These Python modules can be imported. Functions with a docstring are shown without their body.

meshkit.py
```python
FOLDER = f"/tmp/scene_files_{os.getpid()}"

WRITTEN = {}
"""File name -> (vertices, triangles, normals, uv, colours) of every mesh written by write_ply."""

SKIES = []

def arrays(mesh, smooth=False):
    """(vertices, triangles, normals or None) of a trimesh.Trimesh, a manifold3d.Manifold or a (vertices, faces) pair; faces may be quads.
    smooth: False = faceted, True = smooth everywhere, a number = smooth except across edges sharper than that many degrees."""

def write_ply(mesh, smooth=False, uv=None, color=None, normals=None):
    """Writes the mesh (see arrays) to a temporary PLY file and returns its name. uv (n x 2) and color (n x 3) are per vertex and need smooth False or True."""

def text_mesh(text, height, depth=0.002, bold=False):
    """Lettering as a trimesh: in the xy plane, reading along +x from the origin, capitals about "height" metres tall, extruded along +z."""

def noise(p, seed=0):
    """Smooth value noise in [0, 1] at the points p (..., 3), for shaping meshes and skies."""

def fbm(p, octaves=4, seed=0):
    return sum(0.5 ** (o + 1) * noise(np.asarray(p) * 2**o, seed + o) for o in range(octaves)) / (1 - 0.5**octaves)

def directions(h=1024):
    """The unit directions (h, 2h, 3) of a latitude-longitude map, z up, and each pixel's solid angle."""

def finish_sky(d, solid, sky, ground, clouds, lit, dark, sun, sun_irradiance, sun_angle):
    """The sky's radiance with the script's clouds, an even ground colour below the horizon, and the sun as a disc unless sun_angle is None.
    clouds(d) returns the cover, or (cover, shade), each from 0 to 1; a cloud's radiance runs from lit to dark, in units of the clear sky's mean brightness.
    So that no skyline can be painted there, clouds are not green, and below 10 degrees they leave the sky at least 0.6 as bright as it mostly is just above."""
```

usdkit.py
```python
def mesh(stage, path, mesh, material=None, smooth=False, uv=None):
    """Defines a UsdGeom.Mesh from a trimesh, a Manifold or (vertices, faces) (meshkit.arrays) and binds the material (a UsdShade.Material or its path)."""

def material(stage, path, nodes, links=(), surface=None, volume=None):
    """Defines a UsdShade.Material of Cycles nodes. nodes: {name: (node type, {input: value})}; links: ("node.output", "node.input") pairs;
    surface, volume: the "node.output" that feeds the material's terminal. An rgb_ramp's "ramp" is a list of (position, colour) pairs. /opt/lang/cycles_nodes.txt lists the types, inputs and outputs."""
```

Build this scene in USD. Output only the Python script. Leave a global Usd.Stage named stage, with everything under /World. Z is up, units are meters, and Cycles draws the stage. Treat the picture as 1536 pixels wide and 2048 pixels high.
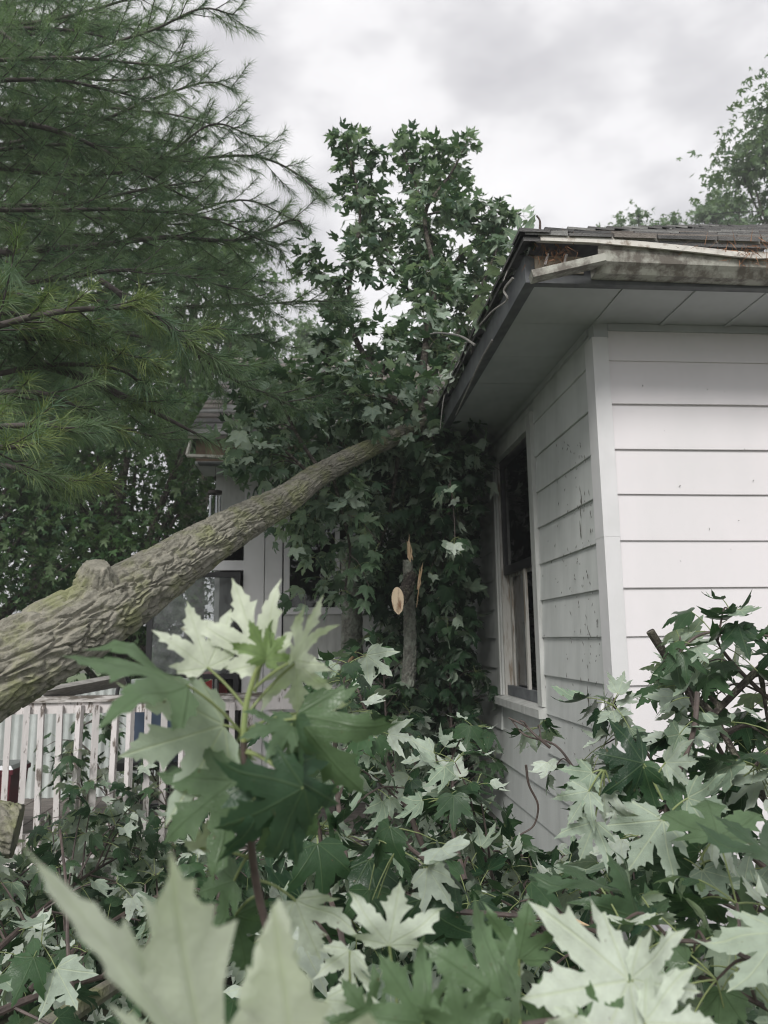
import math, numpy as np, trimesh, usdkit, meshkit
from pxr import Usd, UsdGeom, UsdLux, UsdShade, Gf, Sdf, Vt
from scipy.spatial import Delaunay, cKDTree
from shapely.geometry import Polygon, Point
import shapely

# ------------------------------------------------------------------ stage, camera, sky, sun
stage = Usd.Stage.CreateInMemory()
UsdGeom.SetStageUpAxis(stage, UsdGeom.Tokens.z)
UsdGeom.SetStageMetersPerUnit(stage, 1.0)
W = UsdGeom.Xform.Define(stage, '/World').GetPrim()
UsdGeom.Scope.Define(stage, '/World/Looks')

EYE = np.array([0.0, 0.0, 1.5]); PITCH = math.radians(9.5); ROLL = math.radians(0.7); FPX = 1540.0
EXPOSURE = 1.62
SUN_EL, SUN_AZ = math.radians(37), math.radians(197)       # azimuth from +y towards +x
SUN_I, SUN_ANGLE, SKY_S = 0.235, 18.0, 0.0495
HAZE = 0.0045
_f = np.array([0, math.cos(PITCH), math.sin(PITCH)]); _u0 = np.array([0, -math.sin(PITCH), math.cos(PITCH)]); _r0 = np.array([1.0, 0, 0])
CR = math.cos(ROLL) * _r0 - math.sin(ROLL) * _u0; CU = math.sin(ROLL) * _r0 + math.cos(ROLL) * _u0; CF = _f
cam = UsdGeom.Camera.Define(stage, '/World/camera')
m4 = np.eye(4); m4[0, :3] = CR; m4[1, :3] = CU; m4[2, :3] = -CF; m4[3, :3] = EYE
cam.AddTransformOp().Set(Gf.Matrix4d(*m4.ravel().tolist()))
cam.CreateHorizontalApertureAttr(36.0); cam.CreateVerticalApertureAttr(48.0)
cam.CreateFocalLengthAttr(36.0 * FPX / 1536); cam.CreateFStopAttr(6.5); cam.CreateFocusDistanceAttr(2.4)
cam.CreateClippingRangeAttr((0.05, 5000.0)); cam.CreateExposureAttr(EXPOSURE)
sd = np.array([math.sin(SUN_AZ) * math.cos(SUN_EL), math.cos(SUN_AZ) * math.cos(SUN_EL), math.sin(SUN_EL)])

dome = UsdLux.DomeLight.Define(stage, '/World/sky')
CL = 7.5
usdkit.material(stage, '/World/Looks/overcast_sky', {
    'sky': ('sky_texture', {'sky_type': 'single_scattering', 'sun_disc': False, 'sun_elevation': SUN_EL, 'sun_rotation': SUN_AZ}),
    'tc': ('texture_coordinate', {}),
    'mp': ('mapping', {'scale': (1, 1, 1.9), 'location': (3.1, 0.4, 0.3)}),
    'n1': ('noise_texture', {'scale': 3.0, 'detail': 5.0, 'roughness': 0.5, 'distortion': 0.15}),
    'n2': ('noise_texture', {'scale': 5.5, 'detail': 4.0, 'roughness': 0.5}),
    'mx': ('mix_float', {'fac': 0.4}),
    'cr': ('rgb_ramp', {'ramp': [(0.41, (.60 * CL, .59 * CL, .615 * CL)), (0.48, (.71 * CL, .70 * CL, .72 * CL)), (0.545, (.90 * CL, .885 * CL, .90 * CL)), (.68, (1.0 * CL, .985 * CL, .99 * CL))]}),
    'mix': ('mix_color', {'fac': 0.95, 'use_clamp': False}),
    'bg': ('background_shader', {'strength': SKY_S})},
    [('tc.generated', 'mp.vector'), ('mp.vector', 'n1.vector'), ('mp.vector', 'n2.vector'), ('n1.fac', 'mx.a'), ('n2.fac', 'mx.b'), ('mx.result', 'cr.fac'),
     ('sky.color', 'mix.a'), ('cr.color', 'mix.b'), ('mix.result', 'bg.color')], surface='bg.background')
UsdShade.MaterialBindingAPI.Apply(dome.GetPrim()).Bind(UsdShade.Material.Get(stage, '/World/Looks/overcast_sky'))
dome.GetPrim().SetCustomDataByKey('kind', 'structure')
sun = UsdLux.DistantLight.Define(stage, '/World/sun')
sun.CreateAngleAttr(SUN_ANGLE); sun.CreateIntensityAttr(SUN_I); sun.CreateNormalizeAttr(True); sun.CreateColorAttr(Gf.Vec3f(1, .975, .94))
_z = sd; _x = np.cross([0, 0, 1.0], _z); _x /= np.linalg.norm(_x); _y = np.cross(_z, _x)
s4 = np.eye(4); s4[0, :3] = _x; s4[1, :3] = _y; s4[2, :3] = _z
sun.AddTransformOp().Set(Gf.Matrix4d(*s4.ravel().tolist()))

# ------------------------------------------------------------------ helpers
rng = np.random.default_rng(7)
USED = {}
def uname(path):
    k = USED.get(path, 0); USED[path] = k + 1
    return path if k == 0 else f'{path}_{k:03d}'
def P(px, py, d):
    """the point seen at a pixel of the photograph at that depth along the view axis"""
    return EYE + d * (CF + (px - 768) / FPX * CR - (py - 1024) / FPX * CU)
def PP(l): return np.array([P(*q) for q in l])
def nz(v):
    v = np.asarray(v, float); return v / (np.linalg.norm(v) + 1e-12)
def data(prim, label=None, cat=None, group=None, kind=None):
    for k, v in (('label', label), ('category', cat), ('group', group), ('kind', kind)):
        if v: prim.SetCustomDataByKey(k, v)
    return prim
def kind_name(n):
    if n in ('corner_shrub', 'corner_bush'): return 'shrub', None
    if n.endswith(('_branch', '_brush', '_heap', '_sprig', '_bough', '_twigs')) or n in ('near_twig', 'arching_twig'): return 'maple_branch', 'broken maple branches piled around the house'
    if n in ('tall_tree', 'round_tree', 'low_tree', 'shade_tree'): return 'leafy_tree', 'trees behind the house and the pine'
    return {'eave_twig': 'twig', 'window_twig': 'twig', 'roof_twig': 'twig', 'crooked_twig': 'twig', 'curved_twig': 'twig', 'eave_stick': 'stick', 'leaning_stick': 'stick', 'bare_stick': 'stick', 'thick_limb': 'mossy_limb', 'thin_stem': 'stem', 'eave_debris': 'roof_debris', 'hanging_limb': 'broken_limb'}.get(n, n), None
def thing(name, label, cat, loc=(0, 0, 0), group=None):
    name, g_ = kind_name(name); group = group or g_
    x = UsdGeom.Xform.Define(stage, uname('/World/' + name))
    x.AddTranslateOp().Set(Gf.Vec3d(*map(float, loc)))
    data(x.GetPrim(), label, cat, group)
    return x
LOC = {}
def obj(name, mesh, m, parent=None, smooth=False, uv=None, rnd=None, label=None, cat=None, kind=None, group=None):
    base = str(parent.GetPath()) if parent is not None else '/World'
    path = uname(base + '/' + name)
    if parent is not None:
        top = stage.GetPrimAtPath('/'.join(base.split('/')[:3]))
        t = top.GetAttribute('xformOp:translate').Get() if top.HasAttribute('xformOp:translate') else None
        if t is not None and any(t):
            off = np.array(t)
            if isinstance(mesh, (tuple, list)): mesh = (np.asarray(mesh[0]) - off, mesh[1])
            else:
                mesh = mesh.copy(); mesh.apply_translation(-off)
    g = usdkit.mesh(stage, path, mesh, M[m] if isinstance(m, str) else m, smooth, uv)
    if rnd is not None:
        UsdGeom.PrimvarsAPI(g).CreatePrimvar('rnd', Sdf.ValueTypeNames.FloatArray, 'vertex').Set(Vt.FloatArray.FromNumpy(np.asarray(rnd, np.float32)))
    data(g.GetPrim(), label, cat, group, kind)
    return g
def cat_m(ms):
    ms = [m for m in ms if m is not None]
    V, F, n = [], [], 0
    for m in ms:
        v, f = (np.asarray(m.vertices), np.asarray(m.faces)) if hasattr(m, 'vertices') else m
        V.append(v); F.append(np.asarray(f) + n); n += len(v)
    return np.vstack(V), np.vstack(F)
def box(lo, hi):
    lo, hi = np.minimum(lo, hi), np.maximum(lo, hi)
    v = np.array([[x, y, z] for x in (lo[0], hi[0]) for y in (lo[1], hi[1]) for z in (lo[2], hi[2])], float)
    f = np.array([[0, 1, 3, 2], [4, 6, 7, 5], [0, 4, 5, 1], [2, 3, 7, 6], [0, 2, 6, 4], [1, 5, 7, 3]])
    return v, np.vstack([f[:, [0, 1, 2]], f[:, [0, 2, 3]]])
def prism(poly, a, b):
    """a closed profile (n x 2) swept from parameter a to b along axis 0: returns points (axis, p0, p1)"""
    poly = np.asarray(poly, float); n = len(poly)
    v = np.vstack([np.column_stack([np.full(n, a), poly]), np.column_stack([np.full(n, b), poly])])
    f = [[i, (i + 1) % n, n + (i + 1) % n] for i in range(n)] + [[i, n + (i + 1) % n, n + i] for i in range(n)]
    tri = trimesh.creation.triangulate_polygon(Polygon(poly), engine='earcut')
    tv, tf = tri
    idx = [int(np.argmin(((poly - q) ** 2).sum(1))) for q in tv]
    tf = np.array([[idx[i] for i in t] for t in tf])
    f = np.vstack([np.array(f), tf, tf[:, ::-1] + n])
    m = trimesh.Trimesh(v, f, process=False); m.fix_normals()
    return np.array(m.vertices), np.array(m.faces)
def bar(p, q, w, h=None, up=(0, 0, 1)):
    """a rectangular bar from p to q"""
    h = h or w; p, q = np.asarray(p, float), np.asarray(q, float); d = nz(q - p)
    s = np.cross(d, up); s = nz(s) if np.linalg.norm(s) > 1e-6 else np.array([1.0, 0, 0]); t = np.cross(s, d)
    v = np.array([c + s * a * w / 2 + t * b * h / 2 for c in (p, q) for a, b in ((-1, -1), (1, -1), (1, 1), (-1, 1))])
    f = np.array([[0, 1, 2, 3], [7, 6, 5, 4], [0, 4, 5, 1], [1, 5, 6, 2], [2, 6, 7, 3], [3, 7, 4, 0]])
    return v, np.vstack([f[:, [0, 2, 1]], f[:, [0, 3, 2]]])
def smooth_line(p, n):
    """Catmull-Rom through the points, n samples a segment"""
    p = np.asarray(p, float)
    if len(p) < 3: return np.linspace(p[0], p[-1], n + 1)
    q = np.vstack([2 * p[0] - p[1], p, 2 * p[-1] - p[-2]]); out = []
    t = np.arange(n)[:, None] / n
    for i in range(1, len(q) - 2):
        a, b, c, d = q[i - 1:i + 3]
        out.append(.5 * (2 * b + (c - a) * t + (2 * a - 5 * b + 4 * c - d) * t ** 2 + (3 * b - a - 3 * c + d) * t ** 3))
    return np.vstack(out + [p[-1:]])
def frames(p):
    t = np.gradient(p, axis=0); t /= np.linalg.norm(t, axis=1, keepdims=True) + 1e-12
    a = np.cross(t[0], [0, 0, 1.0] if abs(t[0][2]) < .9 else [1.0, 0, 0]); A = []
    for k in t:
        a = a - k * (a @ k); a = nz(a); A.append(a)
    A = np.array(A); return t, A, np.cross(t, A)
def tube(p, r, sides=6, caps=True):
    p = np.asarray(p, float); r = np.broadcast_to(r, (len(p),)).astype(float)
    t, a, b = frames(p); ang = np.arange(sides) * 2 * np.pi / sides; n = len(p)
    v = (p[:, None] + r[:, None, None] * (np.cos(ang)[None, :, None] * a[:, None] + np.sin(ang)[None, :, None] * b[:, None])).reshape(-1, 3)
    i, j = np.meshgrid(np.arange(n - 1), np.arange(sides), indexing='ij'); k = (j + 1) % sides
    q = np.stack([i * sides + j, i * sides + k, (i + 1) * sides + k, (i + 1) * sides + j], -1).reshape(-1, 4)
    f = np.vstack([q[:, [0, 1, 2]], q[:, [0, 2, 3]]])
    if caps:
        v = np.vstack([v, p[:1], p[-1:]]); c0, c1 = n * sides, n * sides + 1; s = np.arange(sides); s1 = (s + 1) % sides
        f = np.vstack([f, np.column_stack([np.full(sides, c0), s1, s]), np.column_stack([np.full(sides, c1), (n - 1) * sides + s, (n - 1) * sides + s1])])
    return v, f

# ------------------------------------------------------------------ materials
M = {}
def mat(name, col, rough=.6, var=.15, scale=8., col2=None, bump=0., bscale=40., spec=.5, stretch=(1, 1, 1), metallic=0., coords='object', lo=.35, hi=.65, detail=6.):
    """a base colour that wanders between two tones by noise, with fine relief"""
    col = np.array(col); c2 = np.array(col2) if col2 is not None else col * (1 - var)
    nodes = {'tc': ('texture_coordinate', {}), 'mp': ('mapping', {'scale': stretch}),
             'n': ('noise_texture', {'scale': scale, 'detail': detail, 'roughness': .62}),
             'r': ('rgb_ramp', {'ramp': [(lo, tuple(col)), (hi, tuple(c2))]}),
             'p': ('principled_bsdf', {'roughness': rough, 'specular_ior_level': spec, 'metallic': metallic})}
    links = [(f'tc.{coords}', 'mp.vector'), ('mp.vector', 'n.vector'), ('n.fac', 'r.fac'), ('r.color', 'p.base_color')]
    if bump:
        nodes['bn'] = ('noise_texture', {'scale': bscale, 'detail': 5.}); nodes['b'] = ('bump', {'strength': bump, 'distance': .01})
        links += [('mp.vector', 'bn.vector'), ('bn.fac', 'b.height'), ('b.normal', 'p.normal')]
    M[name] = usdkit.material(stage, '/World/Looks/' + name, nodes, links, surface='p.BSDF')
    return M[name]
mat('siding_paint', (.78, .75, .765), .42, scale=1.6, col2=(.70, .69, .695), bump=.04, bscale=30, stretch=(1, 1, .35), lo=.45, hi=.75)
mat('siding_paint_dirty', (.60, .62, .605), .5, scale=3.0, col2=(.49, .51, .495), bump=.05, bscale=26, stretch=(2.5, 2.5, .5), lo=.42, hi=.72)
mat('trim_paint', (.74, .735, .745), .45, scale=3, col2=(.66, .66, .66), bump=.04, bscale=20)
mat('trim_dirty', (.56, .57, .55), .5, scale=5, col2=(.40, .41, .39), bump=.06, stretch=(3, 3, .6))
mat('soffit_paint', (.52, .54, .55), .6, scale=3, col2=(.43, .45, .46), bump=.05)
mat('fascia_dark', (.15, .16, .165), .7, scale=9, col2=(.085, .09, .10), bump=.15)
mat('gutter_weathered', (.40, .40, .35), .6, scale=15, col2=(.14, .125, .105), bump=.25, bscale=60, lo=.42, hi=.60)
mat('drip_white', (.62, .60, .55), .55, scale=22, col2=(.20, .15, .10), bump=.2, bscale=50, lo=.52, hi=.72)
mat('wood_pale', (.52, .45, .36), .8, scale=10, col2=(.32, .27, .21), bump=.2, stretch=(1, 1, 6))
mat('wood_brown', (.30, .21, .15), .85, scale=10, col2=(.15, .11, .08), bump=.2)
mat('wood_fresh', (.72, .56, .38), .75, scale=14, col2=(.55, .37, .20), bump=.35, bscale=90, stretch=(4, 4, .7))
mat('cut_wood', (.74, .60, .43), .7, scale=26, col2=(.25, .13, .07), bump=.3, bscale=120, stretch=(1.6, 1.6, .35), lo=.52, hi=.66)
mat('paint_peeling', (.72, .68, .67), .65, scale=16, col2=(.17, .14, .12), bump=.3, bscale=40, stretch=(1.6, 1.6, .45), lo=.56, hi=.62)
mat('rail_worn', (.60, .57, .55), .8, scale=12, col2=(.13, .11, .09), bump=.35, bscale=50, stretch=(.5, 1.5, 3), lo=.42, hi=.54)
mat('sash_weathered', (.47, .46, .43), .7, scale=11, col2=(.22, .17, .12), bump=.3, stretch=(3, 3, .4), lo=.5, hi=.64)
mat('shingle_grey', (.17, .165, .16), .95, scale=5, col2=(.085, .085, .085), bump=.6, bscale=220, detail=10)
mat('shingle_brown', (.26, .235, .21), .95, scale=4, col2=(.12, .105, .095), bump=.6, bscale=200, detail=10)
mat('shingle_pale', (.30, .30, .285), .95, scale=6, col2=(.15, .15, .145), bump=.6, bscale=220, detail=10)
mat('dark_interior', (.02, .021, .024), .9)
mat('black_metal', (.02, .02, .022), .4, var=.3)
mat('chime_metal', (.55, .56, .58), .28, metallic=1.)
mat('chime_wood', (.045, .035, .03), .6)
mat('red_plastic', (.33, .035, .03), .42, scale=6, col2=(.22, .03, .03))
mat('bin_red', (.16, .02, .035), .5, scale=6, col2=(.09, .015, .025))
mat('corrugated_white', (.60, .64, .62), .5, scale=5, col2=(.46, .50, .48))
mat('deck_wood', (.25, .22, .20), .85, scale=7, col2=(.12, .105, .095), bump=.3, stretch=(1, 6, 1))
mat('orange_thing', (.45, .16, .04), .6)
mat('blue_thing', (.05, .08, .13), .5)
mat('needle_litter', (.42, .22, .12), .9, scale=30, col2=(.22, .11, .06))
mat('board_grey', (.34, .33, .31), .85, scale=12, col2=(.20, .19, .18), bump=.3, stretch=(1, 8, 8))
mat('twig', (.115, .085, .075), .6, scale=30, col2=(.06, .047, .042), bump=.2, bscale=90)
mat('twig_green', (.27, .34, .15), .5, scale=30, col2=(.26, .30, .10))
mat('pine_bark', (.10, .085, .08), .9, scale=20, col2=(.05, .043, .04), bump=.5, bscale=60)
mat('fleck', (.05, .045, .035), .8)
mat('ground_soil', (.075, .085, .045), .95, scale=1.5, col2=(.045, .04, .028), bump=.6, bscale=12)
mat('lawn', (.10, .15, .045), .95, scale=2.5, col2=(.06, .10, .03), bump=.5, bscale=30)
def bark_mat(name, a, b, moss, mossamt, scale=1., pale=(.36, .335, .28)):
    nodes = {'tc': ('texture_coordinate', {}), 'n': ('noise_texture', {'scale': 26. * scale, 'detail': 8., 'roughness': .7}),
             'r': ('rgb_ramp', {'ramp': [(.3, b), (.52, a), (.72, pale)]}),
             'n2': ('noise_texture', {'scale': 5.5 * scale, 'detail': 6., 'roughness': .65}), 'r2': ('rgb_ramp', {'ramp': [(.46, (0, 0, 0)), (.62, (mossamt,) * 3)]}),
             'mx': ('mix_color', {'b': moss}), 'bn': ('noise_texture', {'scale': 120. * scale, 'detail': 6.}), 'bp': ('bump', {'strength': .7, 'distance': .006}),
             'p': ('principled_bsdf', {'roughness': .9, 'specular_ior_level': .2})}
    M[name] = usdkit.material(stage, '/World/Looks/' + name, nodes,
        [('tc.object', 'n.vector'), ('tc.object', 'n2.vector'), ('tc.object', 'bn.vector'), ('n.fac', 'r.fac'), ('n2.fac', 'r2.fac'), ('r.color', 'mx.a'), ('r2.color', 'mx.fac'),
         ('mx.result', 'p.base_color'), ('bn.fac', 'bp.height'), ('bp.normal', 'p.normal')], surface='p.BSDF')
bark_mat('maple_bark', (.27, .26, .215), (.13, .122, .10), (.235, .25, .125), .8)
bark_mat('lichen_bark', (.20, .20, .175), (.085, .08, .07), (.34, .37, .31), .9, 2.2)
bark_mat('dark_bark', (.06, .05, .045), (.03, .026, .025), (.09, .10, .06), .4, 2.)

def leaf_mat(name, top, top2, under, under2, trans, veins=True, wet=.32):
    """a leaf: dark upper face, pale under face, light through it; st holds the leaf's own plane (origin where the stalk joins, tip at y = 1)"""
    nodes = {'at': ('attribute', {'attribute': 'rnd'}), 'g': ('geometry', {}), 'uv': ('uvmap', {'attribute': 'st'}), 'sx': ('separate_xyz', {}),
             'tr': ('rgb_ramp', {'ramp': [(0, top), (.75, top2), (1, tuple(1.25 * np.array(top2)))]}), 'ur': ('rgb_ramp', {'ramp': [(0, under), (1, under2)]}),
             'n': ('noise_texture', {'scale': 5., 'detail': 5.}), 'nr': ('map_range', {'from_min': .3, 'from_max': .7, 'to_min': .82, 'to_max': 1.12}),
             'mul': ('mix_color', {'blend_type': 'multiply', 'fac': 1., 'use_clamp': False}),
             'side': ('mix_color', {}), 'stalk': ('mix_color', {'b': (.28, .335, .15)}), 'sl': ('math', {'math_type': 'less_than', 'value2': -.15}),
             'p': ('principled_bsdf', {'roughness': wet, 'specular_ior_level': .28}), 'tl': ('translucent_bsdf', {}), 'mixc': ('mix_closure', {'fac': trans}),
             'tcol': ('mix_color', {'blend_type': 'multiply', 'fac': 1., 'b': (.9, 1.1, .55), 'use_clamp': False}), 'rr': ('map_range', {'from_min': 0., 'from_max': 1., 'to_min': wet, 'to_max': .62})}
    links = [('uv.UV', 'sx.vector'), ('at.fac', 'tr.fac'), ('at.fac', 'ur.fac'), ('uv.UV', 'n.vector'), ('n.fac', 'nr.value'), ('g.backfacing', 'side.fac'), ('tr.color', 'side.a'), ('ur.color', 'side.b'),
             ('side.result', 'mul.a'), ('nr.result', 'mul.b'), ('sx.y', 'sl.value1'), ('sl.value', 'stalk.fac'), ('g.backfacing', 'rr.value'), ('rr.result', 'p.roughness')]
    last = 'mul.result'
    if veins:
        prev = None
        for i, a in enumerate((0, 44, -44, 82, -82)):
            c, s = math.cos(math.radians(a)), math.sin(math.radians(a))
            nodes[f'd{i}'] = ('vector_math', {'math_type': 'dot_product', 'vector2': (c, -s, 0)}); nodes[f'l{i}'] = ('vector_math', {'math_type': 'dot_product', 'vector2': (s, c, 0)})
            nodes[f'a{i}'] = ('math', {'math_type': 'absolute'}); nodes[f'b{i}'] = ('math', {'math_type': 'multiply_add', 'value2': .010, 'value3': 0.})   # widens with distance left
            nodes[f'm{i}'] = ('map_range', {'from_min': .006, 'from_max': .016, 'to_min': 1., 'to_max': 0., 'clamp': True})
            nodes[f'k{i}'] = ('math', {'math_type': 'greater_than', 'value2': 0.}); nodes[f'q{i}'] = ('math', {'math_type': 'multiply'})
            links += [('uv.UV', f'd{i}.vector1'), ('uv.UV', f'l{i}.vector1'), (f'd{i}.value', f'a{i}.value1'), (f'a{i}.value', f'm{i}.value'), (f'l{i}.value', f'k{i}.value1'), (f'm{i}.result', f'q{i}.value1'), (f'k{i}.value', f'q{i}.value2')]
            del nodes[f'b{i}']
            if prev is None: prev = f'q{i}.value'
            else:
                nodes[f'x{i}'] = ('math', {'math_type': 'maximum'}); links += [(prev, f'x{i}.value1'), (f'q{i}.value', f'x{i}.value2')]; prev = f'x{i}.value'
        # side veins: slanted lines on both sides of the middle one
        nodes['ax'] = ('math', {'math_type': 'absolute'}); nodes['sv'] = ('math', {'math_type': 'multiply_add', 'value2': -.9, 'value3': 0.}); nodes['sv2'] = ('math', {'math_type': 'multiply', 'value2': 9.})
        nodes['fr'] = ('math', {'math_type': 'pingpong', 'value2': .5}); nodes['sm'] = ('map_range', {'from_min': .0, 'from_max': .055, 'to_min': .45, 'to_max': 0., 'clamp': True})
        nodes['xs'] = ('math', {'math_type': 'maximum'})
        links += [('sx.x', 'ax.value1'), ('ax.value', 'sv.value1'), ('sx.y', 'sv.value3'), ('sv.value', 'sv2.value1'), ('sv2.value', 'fr.value1'), ('fr.value', 'sm.value'), ('sm.result', 'xs.value1'), (prev, 'xs.value2')]
        nodes['vo'] = ('voronoi_texture', {'dimensions': '3D', 'feature': 'distance_to_edge', 'scale': 24.}); nodes['vm'] = ('map_range', {'from_min': 0., 'from_max': .10, 'to_min': .28, 'to_max': 0., 'clamp': True}); nodes['xv'] = ('math', {'math_type': 'maximum'})
        links += [('uv.UV', 'vo.vector'), ('vo.distance', 'vm.value'), ('vm.result', 'xv.value1'), ('xs.value', 'xv.value2')]
        nodes['cb'] = ('combine_xyz', {}); nodes['ad'] = ('vector_math', {'math_type': 'add'}); nodes['rm'] = ('math', {'math_type': 'multiply', 'value2': 37.}); nodes['sn'] = ('noise_texture', {'scale': 9., 'detail': 3.}); nodes['st'] = ('map_range', {'from_min': .70, 'from_max': .74, 'to_min': 0., 'to_max': .65, 'clamp': True})
        nodes['spot'] = ('mix_color', {'b': (.10, .075, .035)}); links += [('at.fac', 'rm.value1'), ('rm.value', 'cb.x'), ('rm.value', 'cb.z'), ('uv.UV', 'ad.vector1'), ('cb.vector', 'ad.vector2'), ('ad.vector', 'sn.vector'), ('sn.fac', 'st.value'), ('st.result', 'spot.fac'), (last, 'spot.a')]; last = 'spot.result'
        nodes['vein'] = ('mix_color', {}); nodes['vf'] = ('math', {'math_type': 'multiply', 'value2': .55}); nodes['vc'] = ('mix_color', {'a': (.075, .12, .055), 'b': (.47, .53, .36)})
        nodes['bp'] = ('bump', {'strength': .35, 'distance': .003})
        links += [('xv.value', 'vf.value1'), ('vf.value', 'vein.fac'), (last, 'vein.a'), ('g.backfacing', 'vc.fac'), ('vc.result', 'vein.b'), ('xv.value', 'bp.height'), ('bp.normal', 'p.normal')]
        last = 'vein.result'
    links += [(last, 'stalk.a'), ('stalk.result', 'p.base_color'), ('stalk.result', 'tcol.a'), ('tcol.result', 'tl.color'), ('p.BSDF', 'mixc.closure1'), ('tl.BSDF', 'mixc.closure2')]
    M[name] = usdkit.material(stage, '/World/Looks/' + name, nodes, links, surface='mixc.closure')
leaf_mat('maple_leaf', (.014, .040, .020), (.040, .085, .036), (.20, .28, .20), (.55, .61, .54), .14)
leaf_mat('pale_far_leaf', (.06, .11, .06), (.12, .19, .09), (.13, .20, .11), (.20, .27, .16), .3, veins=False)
leaf_mat('crown_leaf', (.040, .085, .052), (.095, .155, .090), (.22, .31, .24), (.46, .55, .46), .27)
leaf_mat('young_leaf', (.085, .14, .055), (.16, .23, .09), (.38, .44, .33), (.60, .645, .53), .2)
leaf_mat('shoot_leaf', (.020, .055, .030), (.105, .165, .085), (.25, .34, .24), (.58, .64, .55), .2)
leaf_mat('bright_needle', (.13, .20, .075), (.24, .30, .11), (.13, .20, .075), (.24, .30, .11), .2, veins=False, wet=.5)
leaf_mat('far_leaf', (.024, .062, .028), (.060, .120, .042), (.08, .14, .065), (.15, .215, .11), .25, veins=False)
leaf_mat('needle', (.11, .185, .12), (.21, .29, .165), (.11, .185, .12), (.21, .29, .165), .33, veins=False, wet=.5)

# ------------------------------------------------------------------ ground
gx, gy = np.meshgrid(np.concatenate([[-400, -120, -40], np.linspace(-14, 14, 57), [40, 120, 400]]), np.concatenate([[-300, -80, -20], np.linspace(-5, 25, 61), [40, 90, 200, 600]]), indexing='ij')
gz = (meshkit.noise(np.stack([gx * .7, gy * .7, 0 * gx], -1), 3) - .5) * .08
gn = gx.shape; gi = np.arange(gn[0] * gn[1]).reshape(gn)
gq = np.stack([gi[:-1, :-1], gi[1:, :-1], gi[1:, 1:], gi[:-1, 1:]], -1).reshape(-1, 4)
obj('ground', (np.stack([gx, gy, gz], -1).reshape(-1, 3), np.vstack([gq[:, :3], gq[:, [0, 2, 3]]])), 'ground_soil', smooth=True, kind='structure')

# ------------------------------------------------------------------ the white house: s along the front wall, t into the depth along the side wall
A0 = math.radians(4.7)
HU, HV = np.array([math.cos(A0), math.sin(A0), 0]), np.array([-math.sin(A0), math.cos(A0), 0])
HC = np.array([0.963, 3.30, 0.0])
def H(s, t, z): return HC + np.multiply.outer(np.asarray(s, float), HU) + np.multiply.outer(np.asarray(t, float), HV) + np.multiply.outer(np.asarray(z, float), [0, 0, 1.0])
def hm(m):
    """house coordinates (s, t, z) -> world"""
    v, f = m; v = np.asarray(v)
    return H(v[:, 0], v[:, 1], v[:, 2]), f
def hbox(lo, hi): return hm(box(lo, hi))
SOF, EAVE, OV, TP = 2.90, 3.005, 0.41, 3.12
house = thing('white_house', 'white lap-sided house with low hip roof and torn gutter, standing at the right', 'house', HC)
S1 = 4.2
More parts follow.
